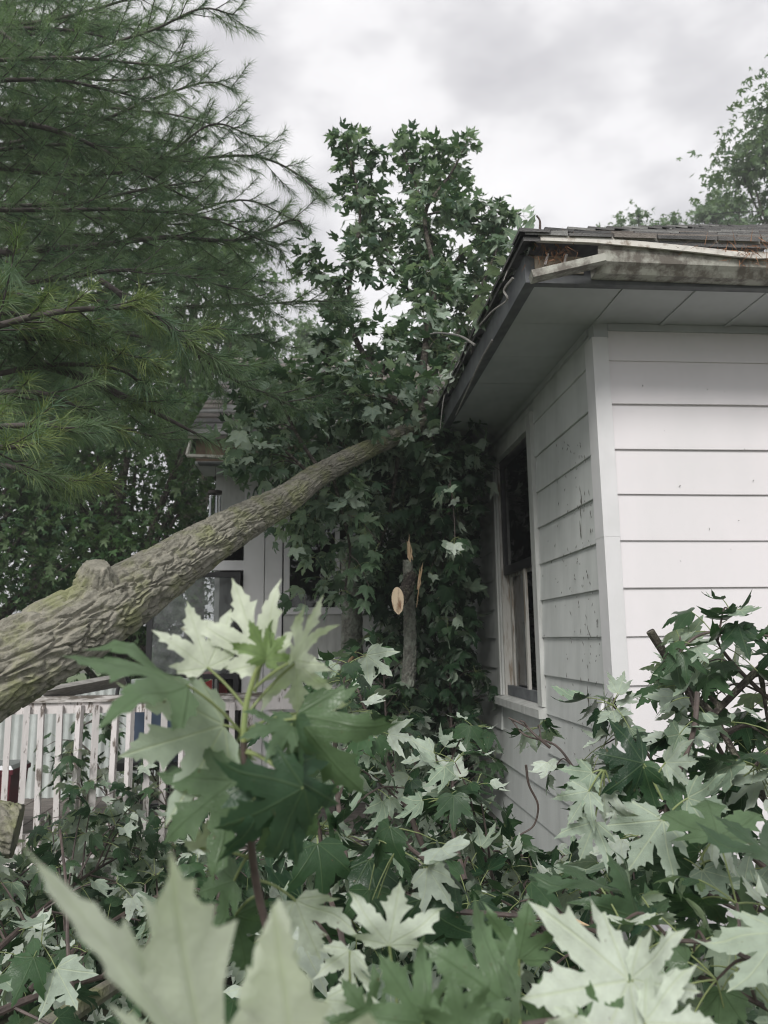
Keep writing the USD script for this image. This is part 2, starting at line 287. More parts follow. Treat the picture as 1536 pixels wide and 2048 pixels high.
def lap(a, b, z0, h, face, m, name='siding_board'):
    """one lap board from a to b along the wall; its lower edge stands proud. face 'front' (wall t = 0) or 'side' (wall s = 0)"""
    j = rng.uniform(-.0015, .0015)
    prof = [(.004, z0 + h + .012), (.016 + j, z0 + .004), (.016 + j, z0), (.0135 + j, z0 - .0015), (.001, z0 - .001), (0, z0 + h + .012)]
    n = 9; xs = np.linspace(a, b, n); wav = (meshkit.noise(np.column_stack([xs * 1.3, np.full(n, z0 * 9.1), np.zeros(n)]), 5) - .5) * .006
    prof = np.array(prof); k = len(prof)
    v = np.vstack([np.column_stack([np.full(k, x), prof[:, 0] + w * .5, prof[:, 1] + w]) for x, w in zip(xs, wav)])
    f = []
    for i in range(n - 1):
        for q in range(k):
            a0, a1, b0, b1 = i * k + q, i * k + (q + 1) % k, (i + 1) * k + q, (i + 1) * k + (q + 1) % k
            f += [[a0, b0, b1], [a0, b1, a1]]
    for e in (0, (n - 1) * k):
        for q in range(1, k - 1): f.append([e, e + q, e + q + 1])
    if face == 'front': p = np.column_stack([v[:, 0], -v[:, 1], v[:, 2]])
    else: p = np.column_stack([-v[:, 1], v[:, 0], v[:, 2]])
    mm = trimesh.Trimesh(H(p[:, 0], p[:, 1], p[:, 2]), f, process=False); mm.fix_normals()
    return obj(name, mm, m, house)
ZL = [1.508 + .2035 * k for k in range(-6, 7)]
WT0, WT1, WZ0, WZ1 = 1.01, 2.08, 1.085, 2.80
for z in ZL:
    h = min(.2035, SOF - z - .001) if z < SOF else 0
    lap(.040, S1, z, h, 'front', 'siding_paint')
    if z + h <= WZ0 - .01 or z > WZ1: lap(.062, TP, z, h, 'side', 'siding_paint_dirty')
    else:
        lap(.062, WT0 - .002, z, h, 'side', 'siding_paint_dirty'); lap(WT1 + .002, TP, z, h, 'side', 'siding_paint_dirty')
def win_prism(z0, z1):  # the pieces of wall just under / over the window are closed by casing height
    return None
# wall cores (behind the boards), foundation
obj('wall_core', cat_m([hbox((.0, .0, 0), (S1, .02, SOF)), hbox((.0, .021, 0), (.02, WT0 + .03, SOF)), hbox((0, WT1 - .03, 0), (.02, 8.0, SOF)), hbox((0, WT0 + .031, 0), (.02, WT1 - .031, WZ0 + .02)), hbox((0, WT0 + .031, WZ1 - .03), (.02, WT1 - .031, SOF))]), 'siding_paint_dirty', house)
obj('foundation', cat_m([hbox((-.004, -.006, -.1), (S1, .0, .27)), hbox((-.006, 0, -.1), (-.001, TP, .27))]), 'board_grey', house)
# corner post cover: two flanges, a joint part-way up where an upper length overlaps a lower one
for z0, z1, e in ((.27, 1.93, 0), (1.93, 2.83, .001)):
    obj('corner_post', cat_m([hbox((-.024 - e, -.026 - e, z0), (.046 + e, .0, z1 + e)), hbox((-.024 - e, 0.0005, z0), (-.0, .075 + e, z1 + e))]), 'trim_paint', house)
obj('corner_block', hbox((-.012, -.014, 2.834), (.055, .05, SOF)), 'soffit_paint', house)
obj('frieze_board', cat_m([hbox((.056, -.020, 2.868), (S1, -.0005, SOF - .001)), hbox((-.020, .0505, 2.868), (-.0005, TP, SOF - .001))]), 'soffit_paint', house)
# flecks of shredded leaf stuck to the boards
fl = []
frng = np.random.default_rng(21)
def fleck(face, a, z, L, w, ang):
    k = 6; th = np.linspace(0, 2 * np.pi, k, endpoint=False); r = frng.uniform(.6, 1.2, k)
    x, y = np.cos(th) * L * r / 2, np.sin(th) * w * r / 2; c, s_ = math.cos(ang), math.sin(ang); x, y = c * x - s_ * y, s_ * x + c * y
    o = -.0185
    pts = np.array([(a + p, o, z + q) if face == 'front' else (o, a + p, z + q) for p, q in zip(x, y)])
    ctr = np.array([[a, o - .002, z]]) if face == 'front' else np.array([[o - .002, a, z]])
    v = np.vstack([pts, ctr]); f = [[i, (i + 1) % k, k] for i in range(k)]
    return hm((v, np.array(f)))
for _ in range(36): fl.append(fleck('front', frng.uniform(.1, 1.6), frng.uniform(1.3, 2.7), frng.uniform(.004, .013), frng.uniform(.002, .005), frng.uniform(0, 3.1)))
for _ in range(150):
    zc = frng.uniform(.9, 2.5); fl.append(fleck('side', np.clip(.12 + abs(frng.normal(0, .3)), .08, .98), zc, frng.uniform(.006, .03) * (2.2 if frng.random() < .15 else 1), frng.uniform(.002, .006), 1.57 + frng.normal(0, .6)))
for a, z, L in ((.27, 2.09, .09), (.285, 2.0, .11), (.25, 2.14, .06), (.22, 1.78, .04), (.3, 1.2, .1), (.31, 1.25, .07), (.2, 1.22, .05), (.14, 2.06, .035), (.15, 1.98, .03)): fl.append(fleck('side', a, z, L, .011, 1.57 + frng.normal(0, .25)))
obj('leaf_fleck', cat_m(fl), 'fleck', house, kind='stuff', label='dark flecks of shredded leaf and twig stuck on the siding')
bent = tube(smooth_line(H(np.array([-.02, -.03, -.05, -.03]), np.array([.13, .08, .05, .045]), np.array([1.235, 1.225, 1.20, 1.15])), 4), np.array([.004] * 4 + [.010] * 5 + [.009] * 3 + [.004]), 5)
obj('torn_strip', bent, 'trim_paint', house, label='curled torn strip of aluminium at the corner post')

# the tall window in the side wall
win = obj('window', cat_m([hbox((-.034, WT0, WZ0 + .05), (.0, WT0 + .085, WZ1)), hbox((-.034, WT1 - .085, WZ0 + .05), (.0, WT1, WZ1)),
                           hbox((-.036, WT0 + .0855, WZ1 - .09), (.0, WT1 - .0855, WZ1 - .001))]), 'trim_dirty', house, label='tall double-hung window with weathered lower sash and dark upper pane')
def wsub(name, m, mt, **k): return obj(name, m, mt, win, **k)
wsub('sill', cat_m([hm(prism([(-.062, WZ0 - .012), (.0, WZ0 - .012), (.03, WZ0 + .062), (-.01, WZ0 + .049), (-.062, WZ0 + .034)], 0, 1))]) if False else hm((lambda vf: (np.column_stack([vf[0][:, 1], vf[0][:, 0], vf[0][:, 2]]), vf[1][:, ::-1]))(prism([(-.058, WZ0 - .012), (.0, WZ0 - .012), (.03, WZ0 + .052), (-.01, WZ0 + .049), (-.058, WZ0 + .034)], WT0 - .012, WT1 + .012))), 'trim_dirty')
a0, a1 = WT0 + .086, WT1 - .086
for k_, (o, w_) in enumerate(((-.022, .020), (-.008, .018))):   # stepped side channels of the frame
    for s_ in (0, 1):
        b0 = a0 + k_ * .021 if s_ == 0 else a1 - k_ * .021 - w_
        wsub('channel', hbox((o, b0, WZ0 + .05), (.10, b0 + w_, WZ1 - .092)), 'trim_dirty' if k_ == 0 else 'sash_weathered')
b0, b1 = a0 + .04, a1 - .04
MID = 1.93
for z0, z1, o, mt in ((MID, WZ1 - .092, .006, 'black_metal'), (WZ0 + .053, MID + .03, .045, 'sash_weathered')):
    for nm, lo, hi in (('stile', (o, b0, z0), (o + .03, b0 + .045, z1)), ('stile', (o, b1 - .045, z0), (o + .03, b1, z1)), ('rail', (o + .001, b0 + .0455, z0), (o + .029, b1 - .0455, z0 + .055)), ('rail', (o + .001, b0 + .0455, z1 - .045), (o + .029, b1 - .0455, z1))):
        wsub(nm, hbox(lo, hi), mt)
    M.setdefault('pane_glass', usdkit.material(stage, '/World/Looks/pane_glass', {'f': ('fresnel', {'IOR': 1.5}), 't': ('transparent_bsdf', {'color': (.75, .78, .78)}), 'g': ('glossy_bsdf', {'roughness': .02, 'color': (.9, .9, .9)}), 'm': ('mix_closure', {})},
        [('f.fac', 'm.fac'), ('t.BSDF', 'm.closure1'), ('g.BSDF', 'm.closure2')], surface='m.closure'))
    wsub('pane', hbox((o + .013, b0 + .046, z0 + .056), (o + .016, b1 - .046, z1 - .046)), 'pane_glass')
wsub('storm_stile', hbox((.012, b0 + .30, WZ0 + .055), (.03, b0 + .335, MID - .001)), 'sash_weathered', label='weathered upright of a half-open storm sash')
wsub('bottom_ledge', hbox((.006, b0 - .02, WZ0 + .0535), (.044, b1 + .02, WZ0 + .115)), 'fascia_dark')
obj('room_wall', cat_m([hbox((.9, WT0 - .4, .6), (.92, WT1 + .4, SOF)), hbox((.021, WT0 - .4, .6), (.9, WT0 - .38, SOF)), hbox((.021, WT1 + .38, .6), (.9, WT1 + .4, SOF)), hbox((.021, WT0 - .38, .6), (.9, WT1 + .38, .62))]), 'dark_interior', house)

# soffit panels, fascia, gutter
STRIP = []
for i, s in enumerate(np.arange(-.0, S1, .305)):
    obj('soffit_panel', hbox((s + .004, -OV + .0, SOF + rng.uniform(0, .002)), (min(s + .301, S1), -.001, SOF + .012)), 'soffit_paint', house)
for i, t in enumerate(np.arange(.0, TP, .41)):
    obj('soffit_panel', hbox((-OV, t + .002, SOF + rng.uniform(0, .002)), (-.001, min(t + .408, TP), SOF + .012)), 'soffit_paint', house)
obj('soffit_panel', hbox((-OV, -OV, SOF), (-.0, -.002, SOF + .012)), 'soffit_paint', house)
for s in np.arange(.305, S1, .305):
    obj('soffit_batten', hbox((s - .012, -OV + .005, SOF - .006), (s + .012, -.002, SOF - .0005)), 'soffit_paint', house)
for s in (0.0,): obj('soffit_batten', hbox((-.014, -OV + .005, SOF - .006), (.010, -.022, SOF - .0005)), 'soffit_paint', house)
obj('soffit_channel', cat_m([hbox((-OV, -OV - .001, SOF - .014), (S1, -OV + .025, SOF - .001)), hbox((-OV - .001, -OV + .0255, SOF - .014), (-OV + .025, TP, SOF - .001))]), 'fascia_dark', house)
obj('fascia', hbox((-OV, -OV - .024, SOF - .02), (S1, -OV - .0015, EAVE - .012)), 'fascia_dark', house)
obj('fascia', hbox((-OV - .024, -OV - .024, SOF - .02), (-OV - .0005, TP, EAVE - .012)), 'fascia_dark', house)
def gutter_prof(o, z):  # K-shaped trough, (outwards, z), closed thin shell
    outer = [(0, z), (0, z - .092), (.055, z - .092), (.070, z - .075), (.088, z - .058), (.092, z - .012), (.100, z), ]
    return [(o + a, b) for a, b in outer]
def gutter(a, b, z, face, m, name='gutter', sag=0.0, n=14):
    prof = np.array(gutter_prof(OV + .026, z)); inner = prof[::-1] + np.array([-.0, .003]); inner[:, 0] = np.clip(inner[:, 0] - .004, OV + .029, None)
    ring = np.vstack([prof, inner]); k = len(ring); xs = np.linspace(a, b, n)
    dz = -sag * np.sin(np.linspace(0, np.pi, n)) + (meshkit.noise(np.column_stack([xs * 2.1, xs * 0, xs * 0]), 9) - .5) * .014
    v = np.vstack([np.column_stack([np.full(k, x), ring[:, 0], ring[:, 1] + d]) for x, d in zip(xs, dz)]); f = []
    for i in range(n - 1):
        for q in range(k):
            a0, a1, b0, b1 = i * k + q, i * k + (q + 1) % k, (i + 1) * k + q, (i + 1) * k + (q + 1) % k
            f += [[a0, b0, b1], [a0, b1, a1]]
    p = np.column_stack([v[:, 0], -v[:, 1], v[:, 2]]) if face == 'front' else np.column_stack([-v[:, 1], v[:, 0], v[:, 2]])
    mm = trimesh.Trimesh(H(p[:, 0], p[:, 1], p[:, 2]), f, process=False); mm.fix_normals()
    return obj(name, mm, m, house)
gutter(-.17, S1, EAVE - .018, 'front', 'gutter_weathered', sag=.012)

obj('gutter_end', hm((lambda: bar((-.43, -OV - .09, SOF - .03), (-.15, -OV - .115, SOF + .035), .06, .03))()), 'gutter_weathered', house, label='broken-off gutter end tilted at the roof corner')
obj('broken_board', hbox((-.395, -OV - .032, SOF + .02), (-.20, -OV - .0245, EAVE - .015)), 'wood_pale', house, label='bare pale wood where the gutter tore off')
for s in (-.36, -.285):
    obj('splintered_slat', hm(bar((s, -OV - .045, SOF + .04), (s + .012, -OV - .047, EAVE - .02), .03, .01)), 'paint_peeling', house)
# white drip edge, bent down towards the right
xs = np.array([-.40, -.2, .0, .2, .36, .46, .6, 1.2, S1]); dz = np.array([.002, .0, -.012, -.026, -.04, -.046, -.036, -.03, -.03])
v = []; 
for x, d in zip(xs, dz):
    o = OV + .131; z = EAVE + .010 + d
    v += [(x, -o + .06, z + .012), (x, -o - .004, z + .004), (x, -o - .006, z - .020), (x, -o - .001, z - .021), (x, -o + .06, z + .006)]
k = 5; f = []
for i in range(len(xs) - 1):
    for q in range(k):
        a_, b_, c_, d_ = i * k + q, i * k + (q + 1) % k, (i + 1) * k + q, (i + 1) * k + (q + 1) % k
        f += [[a_, c_, d_], [a_, d_, b_]]
mm = trimesh.Trimesh(hm((np.array(v), None))[0], f, process=False); mm.fix_normals()
obj('drip_edge', mm, 'drip_white', house, label='bent white drip edge pulled loose from the shingles')
obj('drip_edge', hbox((-.405, -OV - .128, EAVE + .002), (S1, -OV - .124, EAVE + .028)), 'drip_white', house)
# debris: pine-needle litter caught in the torn corner and on the strip
lit = []
lr = np.random.default_rng(5)
for c, n, sg in (((-.33, -OV - .06, SOF + .075), 130, (.045, .03, .03)), ((.44, -OV - .14, EAVE - .04), 110, (.05, .02, .022)), ((.3, -OV - .14, EAVE - .015), 25, (.1, .01, .01))):
    for _ in range(n):
        p = np.array(c) + lr.normal(0, 1, 3) * sg; d = nz(lr.normal(0, 1, 3) + [0, 0, -.3]) * lr.uniform(.03, .07); q = nz(np.cross(d, lr.normal(0, 1, 3))) * .0016
        lit.append((np.array([p - q, p + q, p + d]), np.array([[0, 1, 2]])))
lit = cat_m(lit); obj('needle_litter', hm(lit), 'needle_litter', house, kind='stuff', label='rust-coloured dead needles caught on the torn gutter')

# roof: hip with shingles
PIT = .62
RO, RL = OV + .132, OV + .055
def roof_pt(s, e, face):    # e = distance up-slope in plan from the eave edge
    z = EAVE + .018 + e * PIT
    return (s, -RO + e, z) if face == 'front' else (-RL + e, s, z)
obj('roof_deck', hm((np.array([(-RL, -RO, EAVE + .008), (S1, -RO, EAVE + .008), (S1, -RO + 3.5, EAVE + .008 + 3.5 * PIT), (-RL + 3.5, -RO + 3.5, EAVE + .008 + 3.5 * PIT), (-RL, 9, EAVE + .008), (-RL + 3.5, 9, EAVE + .008 + 3.5 * PIT),
     (-RL, -RO, EAVE - .010), (S1, -RO, EAVE - .010), (-RL, 9, EAVE - .010)]), np.array([[0, 1, 2], [0, 2, 3], [0, 3, 5], [0, 5, 4], [6, 7, 1], [6, 1, 0], [8, 6, 0], [8, 0, 4]]))), 'shingle_grey', house)
def tab(s0, s1, e0, e1, face, dz=0., th=.009):
    hip = (-RL if face == 'front' else -RO) + e1
    a = np.array([roof_pt(s0, e0, face), roof_pt(s1, e0, face), roof_pt(max(s1, hip + .002), e1, face), roof_pt(max(s0, hip), e1, face)])
    up = np.array([[0, 0, th + .006], [0, 0, th + .006 + dz], [0, 0, .004], [0, 0, .004]])
    v = np.vstack([a + up, a + [0, 0, .0005]]); f = np.array([[0, 1, 2], [0, 2, 3], [4, 5, 1], [4, 1, 0], [5, 6, 2], [5, 2, 1], [7, 4, 0], [7, 0, 3]])
    if face != 'front': f = f[:, ::-1]
    return hm((v, f))
tr_ = np.random.default_rng(11); far_tabs = []; COLS = ['shingle_grey', 'shingle_grey', 'shingle_pale', 'shingle_brown']
row = 0; e = -.012
while e < 3.4:
    s = -RL + max(e, 0) + .0 - (row % 2) * .11
    while s < S1:
        w = tr_.uniform(.15, .33); lo = max(s + .003, -RL + max(e, 0) + .0); hi = min(s + w - .003, S1)
        if hi - lo > .03:
            t_ = tab(lo, hi, e, e + .16, 'front', dz=tr_.normal(0, .003), th=tr_.uniform(.006, .014))
            if s < 1.5 and e < 1.3: obj('shingle', t_, COLS[tr_.integers(4)], house)
            else: far_tabs.append(t_)
        s += w
    e += .135; row += 1
e = -.012
while e < 3.4:
    s = -RO + max(e, 0)
    while s < 8.8: far_tabs.append(tab(s + .003, min(s + .297, 8.8), e, e + .16, 'side', th=.010)); s += .3
    e += .135
obj('shingles', cat_m(far_tabs), 'shingle_grey', house, kind='stuff')
for k_ in range(13):
    e0 = k_ * .145 - .02; hz = lambda e_: EAVE + .040 + e_ * PIT
    c0, c1 = np.array([-RL + e0, -RO + e0, hz(e0)]), np.array([-RL + e0 + .15, -RO + e0 + .15, hz(e0 + .15) - .008])
    w1, w2 = np.array([.12, -.0, -.0]), np.array([-.0, .12, -.0])
    v = np.array([c0 + [0, 0, .006], c0 + w1, c0 + w2, c1 + [0, 0, .0], c1 + w1 - [0, 0, .004], c1 + w2 - [0, 0, .004], c0 + [0, 0, -.01], c0 + w1 + [0, 0, -.01], c0 + w2 + [0, 0, -.01]]); f = np.array([[0, 1, 4], [0, 4, 3], [0, 3, 5], [0, 5, 2], [6, 7, 1], [6, 1, 0], [6, 0, 2], [6, 2, 8]])
    obj('hip_shingle', hm((v, f)), COLS[k_ % 3], house)

# ------------------------------------------------------------------ the porch wing behind, closing the inner corner
PE, PEZ = 2.66, 2.98          # eave line (t) and its height
PX0 = -2.62
porch = thing('enclosed_porch', 'low white porch wing with shingled roof, behind the fallen trunk', 'porch', H(-1.2, TP, 0))
def pobj(n, m, mt, **k): return obj(n, m, mt, porch, **k)
def pb(n, lo, hi, mt, **k): return pobj(n, hbox(lo, hi), mt, **k)
PD0, PD1, PP0, PP1, PW = -2.62, -1.865, -1.86, -1.55, -1.55   # door opening, post, wall start
pb('wall_panel', (PW + .012, TP, .25), (-.66, TP + .04, 1.72), 'trim_dirty'); pb('wall_panel', (-.655, TP, .25), (-.001, TP + .04, SOF), 'trim_dirty')
pb('corner_board', (PP0, TP - .03, .25), (PP0 + .165, TP + .03, SOF + .05), 'trim_paint'); pb('corner_board', (PP0 + .17, TP - .022, .25), (PP1, TP + .03, SOF + .05), 'trim_paint')
pb('gable_panel', (-2.10, TP + .0, 2.40), (PP0 - .002, TP + .03, SOF + .05), 'trim_dirty')
pb('lintel', (PD0 + .02, TP - .012, 2.08), (PP0 - .002, TP + .03, 2.16), 'trim_paint')
pw = pobj('window', cat_m([hbox((PW + .012, TP - .02, 1.72), (-.66, TP + .05, 1.775)), hbox((PW + .012, TP - .015, 1.776), (PW + .06, TP + .05, 2.7)), hbox((-.72, TP - .015, 1.776), (-.66, TP + .05, 2.7)), hbox((PW + .012, TP - .02, 2.701), (-.66, TP + .05, 2.78))]), 'trim_paint', label='porch window half hidden by hanging leaves')
obj('pane', hbox((PW + .062, TP + .01, 1.78), (-.722, TP + .014, 2.70)), 'pane_glass', pw)
obj('mullion', hbox((-1.12, TP - .005, 1.78), (-1.08, TP + .009, 2.7)), 'trim_paint', pw)
pb('wall_panel', (PW + .012, TP, 2.781), (-.656, TP + .04, SOF + .05), 'trim_dirty')
pb('wall', (-2.10, TP + .05, .25), (-2.06, TP + 2.6, SOF), 'trim_dirty')
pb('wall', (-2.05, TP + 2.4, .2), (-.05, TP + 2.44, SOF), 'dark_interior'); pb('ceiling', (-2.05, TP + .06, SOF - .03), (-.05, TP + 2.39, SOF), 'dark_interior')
# eave box: soffit, bare brown fascia inside a white lip, torn open at its left end
EX0 = -2.25
pb('soffit', (EX0 + .05, PE, PEZ - .12), (-OV - .10, TP - .001, PEZ - .10), 'soffit_paint')
pb('fascia', (EX0 + .05, PE + .02, PEZ - .099), (-OV - .10, PE + .04, PEZ + .07), 'wood_brown')
for k_ in range(5): pb('bare_board', (EX0 + .07 + k_ * .36, PE + .012, PEZ - .06), (EX0 + .41 + k_ * .36, PE + .0195, PEZ + .05), 'wood_pale' if k_ in (1, 2) else 'wood_brown')
pobj('lip', hm(bar((EX0, PE - .07, PEZ - .075), (-.95, PE - .06, PEZ - .115), .05, .02)), 'drip_white')
pobj('lip', hm(bar((EX0, PE - .07, PEZ - .07), (EX0 + .03, PE - .02, PEZ + .11), .02, .02)), 'drip_white')
pobj('gutter_floor', hm(bar((EX0 + .08, PE - .02, PEZ - .125), (-.95, PE - .02, PEZ - .15), .10, .012)), 'fascia_dark')
PPIT = .60
def ptab(s0, s1, e0, e1, th, dz):
    a = np.array([(s0, PE - .06 + e0, PEZ + .09 + e0 * PPIT), (s1, PE - .06 + e0, PEZ + .09 + e0 * PPIT), (s1, PE - .06 + e1, PEZ + .09 + e1 * PPIT), (s0, PE - .06 + e1, PEZ + .09 + e1 * PPIT)])
    up = np.array([[0, 0, th + .006], [0, 0, th + .006 + dz], [0, 0, .004], [0, 0, .004]])
    v = np.vstack([a + up, a + [0, 0, .0005]]); f = np.array([[0, 1, 2], [0, 2, 3], [4, 5, 1], [4, 1, 0], [5, 6, 2], [5, 2, 1], [7, 4, 0], [7, 0, 3]])
    return hm((v, f))
pobj('roof_deck', hm((np.array([(EX0, PE - .06, PEZ + .085), (2.0, PE - .06, PEZ + .085), (2.0, PE + 2.8, PEZ + .085 + 2.86 * PPIT), (EX0, PE + 2.8, PEZ + .085 + 2.86 * PPIT), (EX0, PE - .06, PEZ + .06), (2.0, PE - .06, PEZ + .06), (EX0, PE + 5.6, PEZ + .06), (2., PE + 5.6, PEZ + .06)]),
     np.array([[0, 1, 2], [0, 2, 3], [4, 5, 1], [4, 1, 0], [3, 2, 7], [3, 7, 6], [6, 4, 0], [6, 0, 3]]))), 'shingle_brown')
e = 0.; row = 0; psoft = []
while e < 2.72:
    s = EX0 - .01 + (row % 2) * -.12
    while s < 1.2:
        w = tr_.uniform(.22, .33); lo = max(s, EX0 - .01)
        if s + w - lo > .04:
            t_ = ptab(lo + .003, s + w - .003, e, e + .165, tr_.uniform(.006, .016), tr_.normal(0, .004))
            if s < -.75: pobj('shingle', t_, ['shingle_brown', 'shingle_brown', 'shingle_pale', 'shingle_grey'][tr_.integers(4)])
            else: psoft.append(t_)
        s += w
    e += .14; row += 1
pobj('shingles', cat_m(psoft), 'shingle_brown', kind='stuff')
# storm door with cloudy plastic sheet
door = thing('storm_door', 'black-framed storm door with wrinkled clear plastic sheet, left of the white porch post', 'door', H(-2.3, TP - .06, .25))
def dobj(n, lo, hi, mt): return obj(n, hbox(lo, hi), mt, door)
for lo, hi in (((-2.60, TP - .08, .26), (-2.56, TP - .04, 2.06)), ((-1.92, TP - .08, .26), (-1.88, TP - .04, 2.06))): dobj('stile', lo, hi, 'black_metal')
for z in (.26, 1.22, 2.02): dobj('rail', (-2.5595, TP - .079, z), (-1.9205, TP - .041, z + .04), 'black_metal')
for x in (-2.40, -2.24, -2.08): dobj('bar', (x, TP - .068, .301), (x + .014, TP - .054, 1.219), 'black_metal')
nx, nz_ = 28, 26; sx = np.linspace(-2.558, -1.922, nx); sz = np.linspace(1.262, 2.018, nz_); SX, SZ = np.meshgrid(sx, sz, indexing='ij')
SY = TP - .060 + (meshkit.fbm(np.stack([SX * 9, SZ * 2.2, 0 * SX], -1), 4, 2) - .5) * .05
gi = np.arange(nx * nz_).reshape(nx, nz_); q = np.stack([gi[:-1, :-1], gi[1:, :-1], gi[1:, 1:], gi[:-1, 1:]], -1).reshape(-1, 4)
M['plastic_sheet'] = usdkit.material(stage, '/World/Looks/plastic_sheet', {'tc': ('texture_coordinate', {}), 'n': ('noise_texture', {'scale': 12., 'detail': 4.}), 'r': ('map_range', {'from_min': .3, 'from_max': .7, 'to_min': .18, 'to_max': .5, 'clamp': True}),
    't': ('transparent_bsdf', {'color': (.8, .82, .82)}), 'g': ('principled_bsdf', {'base_color': (.33, .35, .35), 'roughness': .22}), 'm': ('mix_closure', {})}, [('tc.object', 'n.vector'), ('n.fac', 'r.value'), ('r.result', 'm.fac'), ('t.BSDF', 'm.closure1'), ('g.BSDF', 'm.closure2')], surface='m.closure')
obj('plastic_sheet', hm((np.stack([SX, SY, SZ], -1).reshape(-1, 3), np.vstack([q[:, :3], q[:, [0, 2, 3]]]))), 'plastic_sheet', door, smooth=True)
# red petrol can on the porch floor behind the door bars
can = thing('fuel_can', 'red plastic fuel can standing on the shelf behind the storm door', 'fuel can', H(-2.05, TP + .25, .95))
cv = trimesh.creation.box((.26, .17, .26)); cv = cv.subdivide().subdivide(); cvv = cv.vertices.copy(); rr = np.abs(cvv / [.13, .085, .13]); cvv *= (1 - .07 * (rr ** 4).sum(1, keepdims=True) / 3); cvv[:, 2] += np.where(cvv[:, 2] > .1, -.05 * np.abs(cvv[:, 0]) / .13, 0)
C0 = H(-2.12, TP + .25, 1.08)
obj('tank', (cvv @ np.array([HU, HV, [0, 0, 1]]) + C0, cv.faces), 'red_plastic', can, smooth=40)
obj('grip', tube(smooth_line(C0 + np.array([[-.10, 0, .10], [-.07, 0, .165], [.03, 0, .175], [.07, 0, .11]]), 5), .016, 8), 'red_plastic', can)
obj('cap', tube(C0 + np.array([[.09, 0, .10], [.105, 0, .15]]), .024, 10), 'black_metal', can)
obj('spout', tube(smooth_line(C0 + np.array([[.105, 0, .15], [.12, 0, .19], [.16, 0, .22]]), 4), .010, 8), 'black_metal', can)
shelf = thing('porch_bench', 'dark low bench on the porch under the red fuel can', 'bench', H(-2.1, TP + .25, .25))
obj('seat', hbox((-2.5, TP + .08, .90), (-1.9, TP + .45, .945)), 'deck_wood', shelf)
for x, t in ((-2.46, .12), (-1.96, .12), (-2.46, .40), (-1.96, .40)): obj('leg', hbox((x, TP + t, .252), (x + .05, TP + t + .045, .899)), 'deck_wood', shelf)

# wind chime under the porch eave
WC = P(430, 985, 6.0)
chime = thing('wind_chime', 'wind chime with dark disc and silver tubes hanging under the porch eave', 'wind chime', WC)
obj('top_disc', tube([WC + [0, 0, -.012], WC + [0, 0, .012]], .055, 16), 'chime_wood', chime)
obj('cord', cat_m([tube([WC + [0, 0, .012], WC + [0, 0, .20]], .002, 4), tube([WC + [0, 0, -.012], WC + [0, 0, -.30]], .0015, 4)]), 'chime_wood', chime)
for k_ in range(5):
    a = k_ * 2 * math.pi / 5 + .3; c = WC + np.array([.040 * math.cos(a), .040 * math.sin(a), -.03]); obj('tube', tube([c, c + [0, 0, -.26 - .03 * k_]], .0075, 8), 'chime_metal', chime)
obj('clapper', tube([WC + [0, 0, -.20], WC + [0, 0, -.215]], .028, 12), 'chime_wood', chime)

# ------------------------------------------------------------------ deck, railing and what stands behind it
RT = 1.92                     # t of the railing
deck = thing('porch_deck', 'grey plank deck in front of the porch wing', 'deck', H(-2.5, 2.5, .2))
for k_ in range(15):
    s = -4.3 + k_ * .245
    obj('plank', hbox((s, RT - .05, .215 + rng.uniform(0, .004)), (s + .235, TP + .9, .245 + rng.uniform(0, .003))), 'deck_wood', deck)
obj('rim_board', hbox((-4.3, RT - .078, .03), (-.6, RT - .051, .244)), 'paint_peeling', deck)
rail = thing('deck_railing', 'white railing with peeling paint along the deck, under the trunk', 'railing', H(-2.3, RT, .25))
obj('top_rail', hbox((-4.3, RT - .045, 1.145), (-1.57, RT + .05, 1.18)), 'rail_worn', rail, label='bare weathered top rail')
obj('sub_rail', hbox((-4.3, RT - .02, 1.075), (-1.57, RT + .018, 1.144)), 'paint_peeling', rail)
obj('bottom_rail', hbox((-4.3, RT - .02, .29), (-1.57, RT + .018, .36)), 'paint_peeling', rail)
obj('end_post', hbox((-1.565, RT - .045, .246), (-1.47, RT + .045, 1.2)), 'paint_peeling', rail)
obj('cross_board', hbox((-1.60, RT - .075, 1.08), (-1.06, RT - .047, 1.21)), 'paint_peeling', rail); obj('cross_board', hbox((-1.95, RT - .07, .33), (-1.3, RT - .046, .47)), 'paint_peeling', rail)
for k_ in range(25):
    s = -4.22 + k_ * .106; lean = rng.normal(0, .008); j = rng.normal(0, .004)
    obj('baluster', hm(bar((s + j, RT - .038, .275 - rng.uniform(0, .12)), (s + j + lean, RT - .040, 1.125), .036, .034)), 'paint_peeling', rail)
# loose grey board on the rail
lb = obj('loose_board', hm(bar((-2.98, RT + .02, 1.192), (-2.50, RT + .09, 1.275), .14, .028, up=(0, .5, 1))), 'board_grey'); data(lb.GetPrim(), 'loose weathered grey board lying on the deck railing under the trunk', 'board')
# corrugated white sheet behind the railing
cs = np.linspace(-4.4, -2.62, 160); prof = TP + .55 + .012 * np.sin(cs * 2 * np.pi / .068)
v = np.vstack([np.column_stack([cs, prof, np.full(160, .25)]), np.column_stack([cs, prof, np.full(160, 1.13)]), np.column_stack([cs, prof + .003, np.full(160, .25)]), np.column_stack([cs, prof + .003, np.full(160, 1.13)])])
i = np.arange(159); f = np.vstack([np.column_stack([i, i + 1, i + 161]), np.column_stack([i, i + 161, i + 160]), np.column_stack([i + 321, i + 320, i + 480]), np.column_stack([i + 321, i + 480, i + 481]), np.column_stack([i + 160, i + 161, i + 481]), np.column_stack([i + 160, i + 481, i + 480])])
c_ = obj('corrugated_panel', hm((v, f)), 'corrugated_white', smooth=60); data(c_.GetPrim(), 'white corrugated sheet standing behind the deck railing', 'panel')
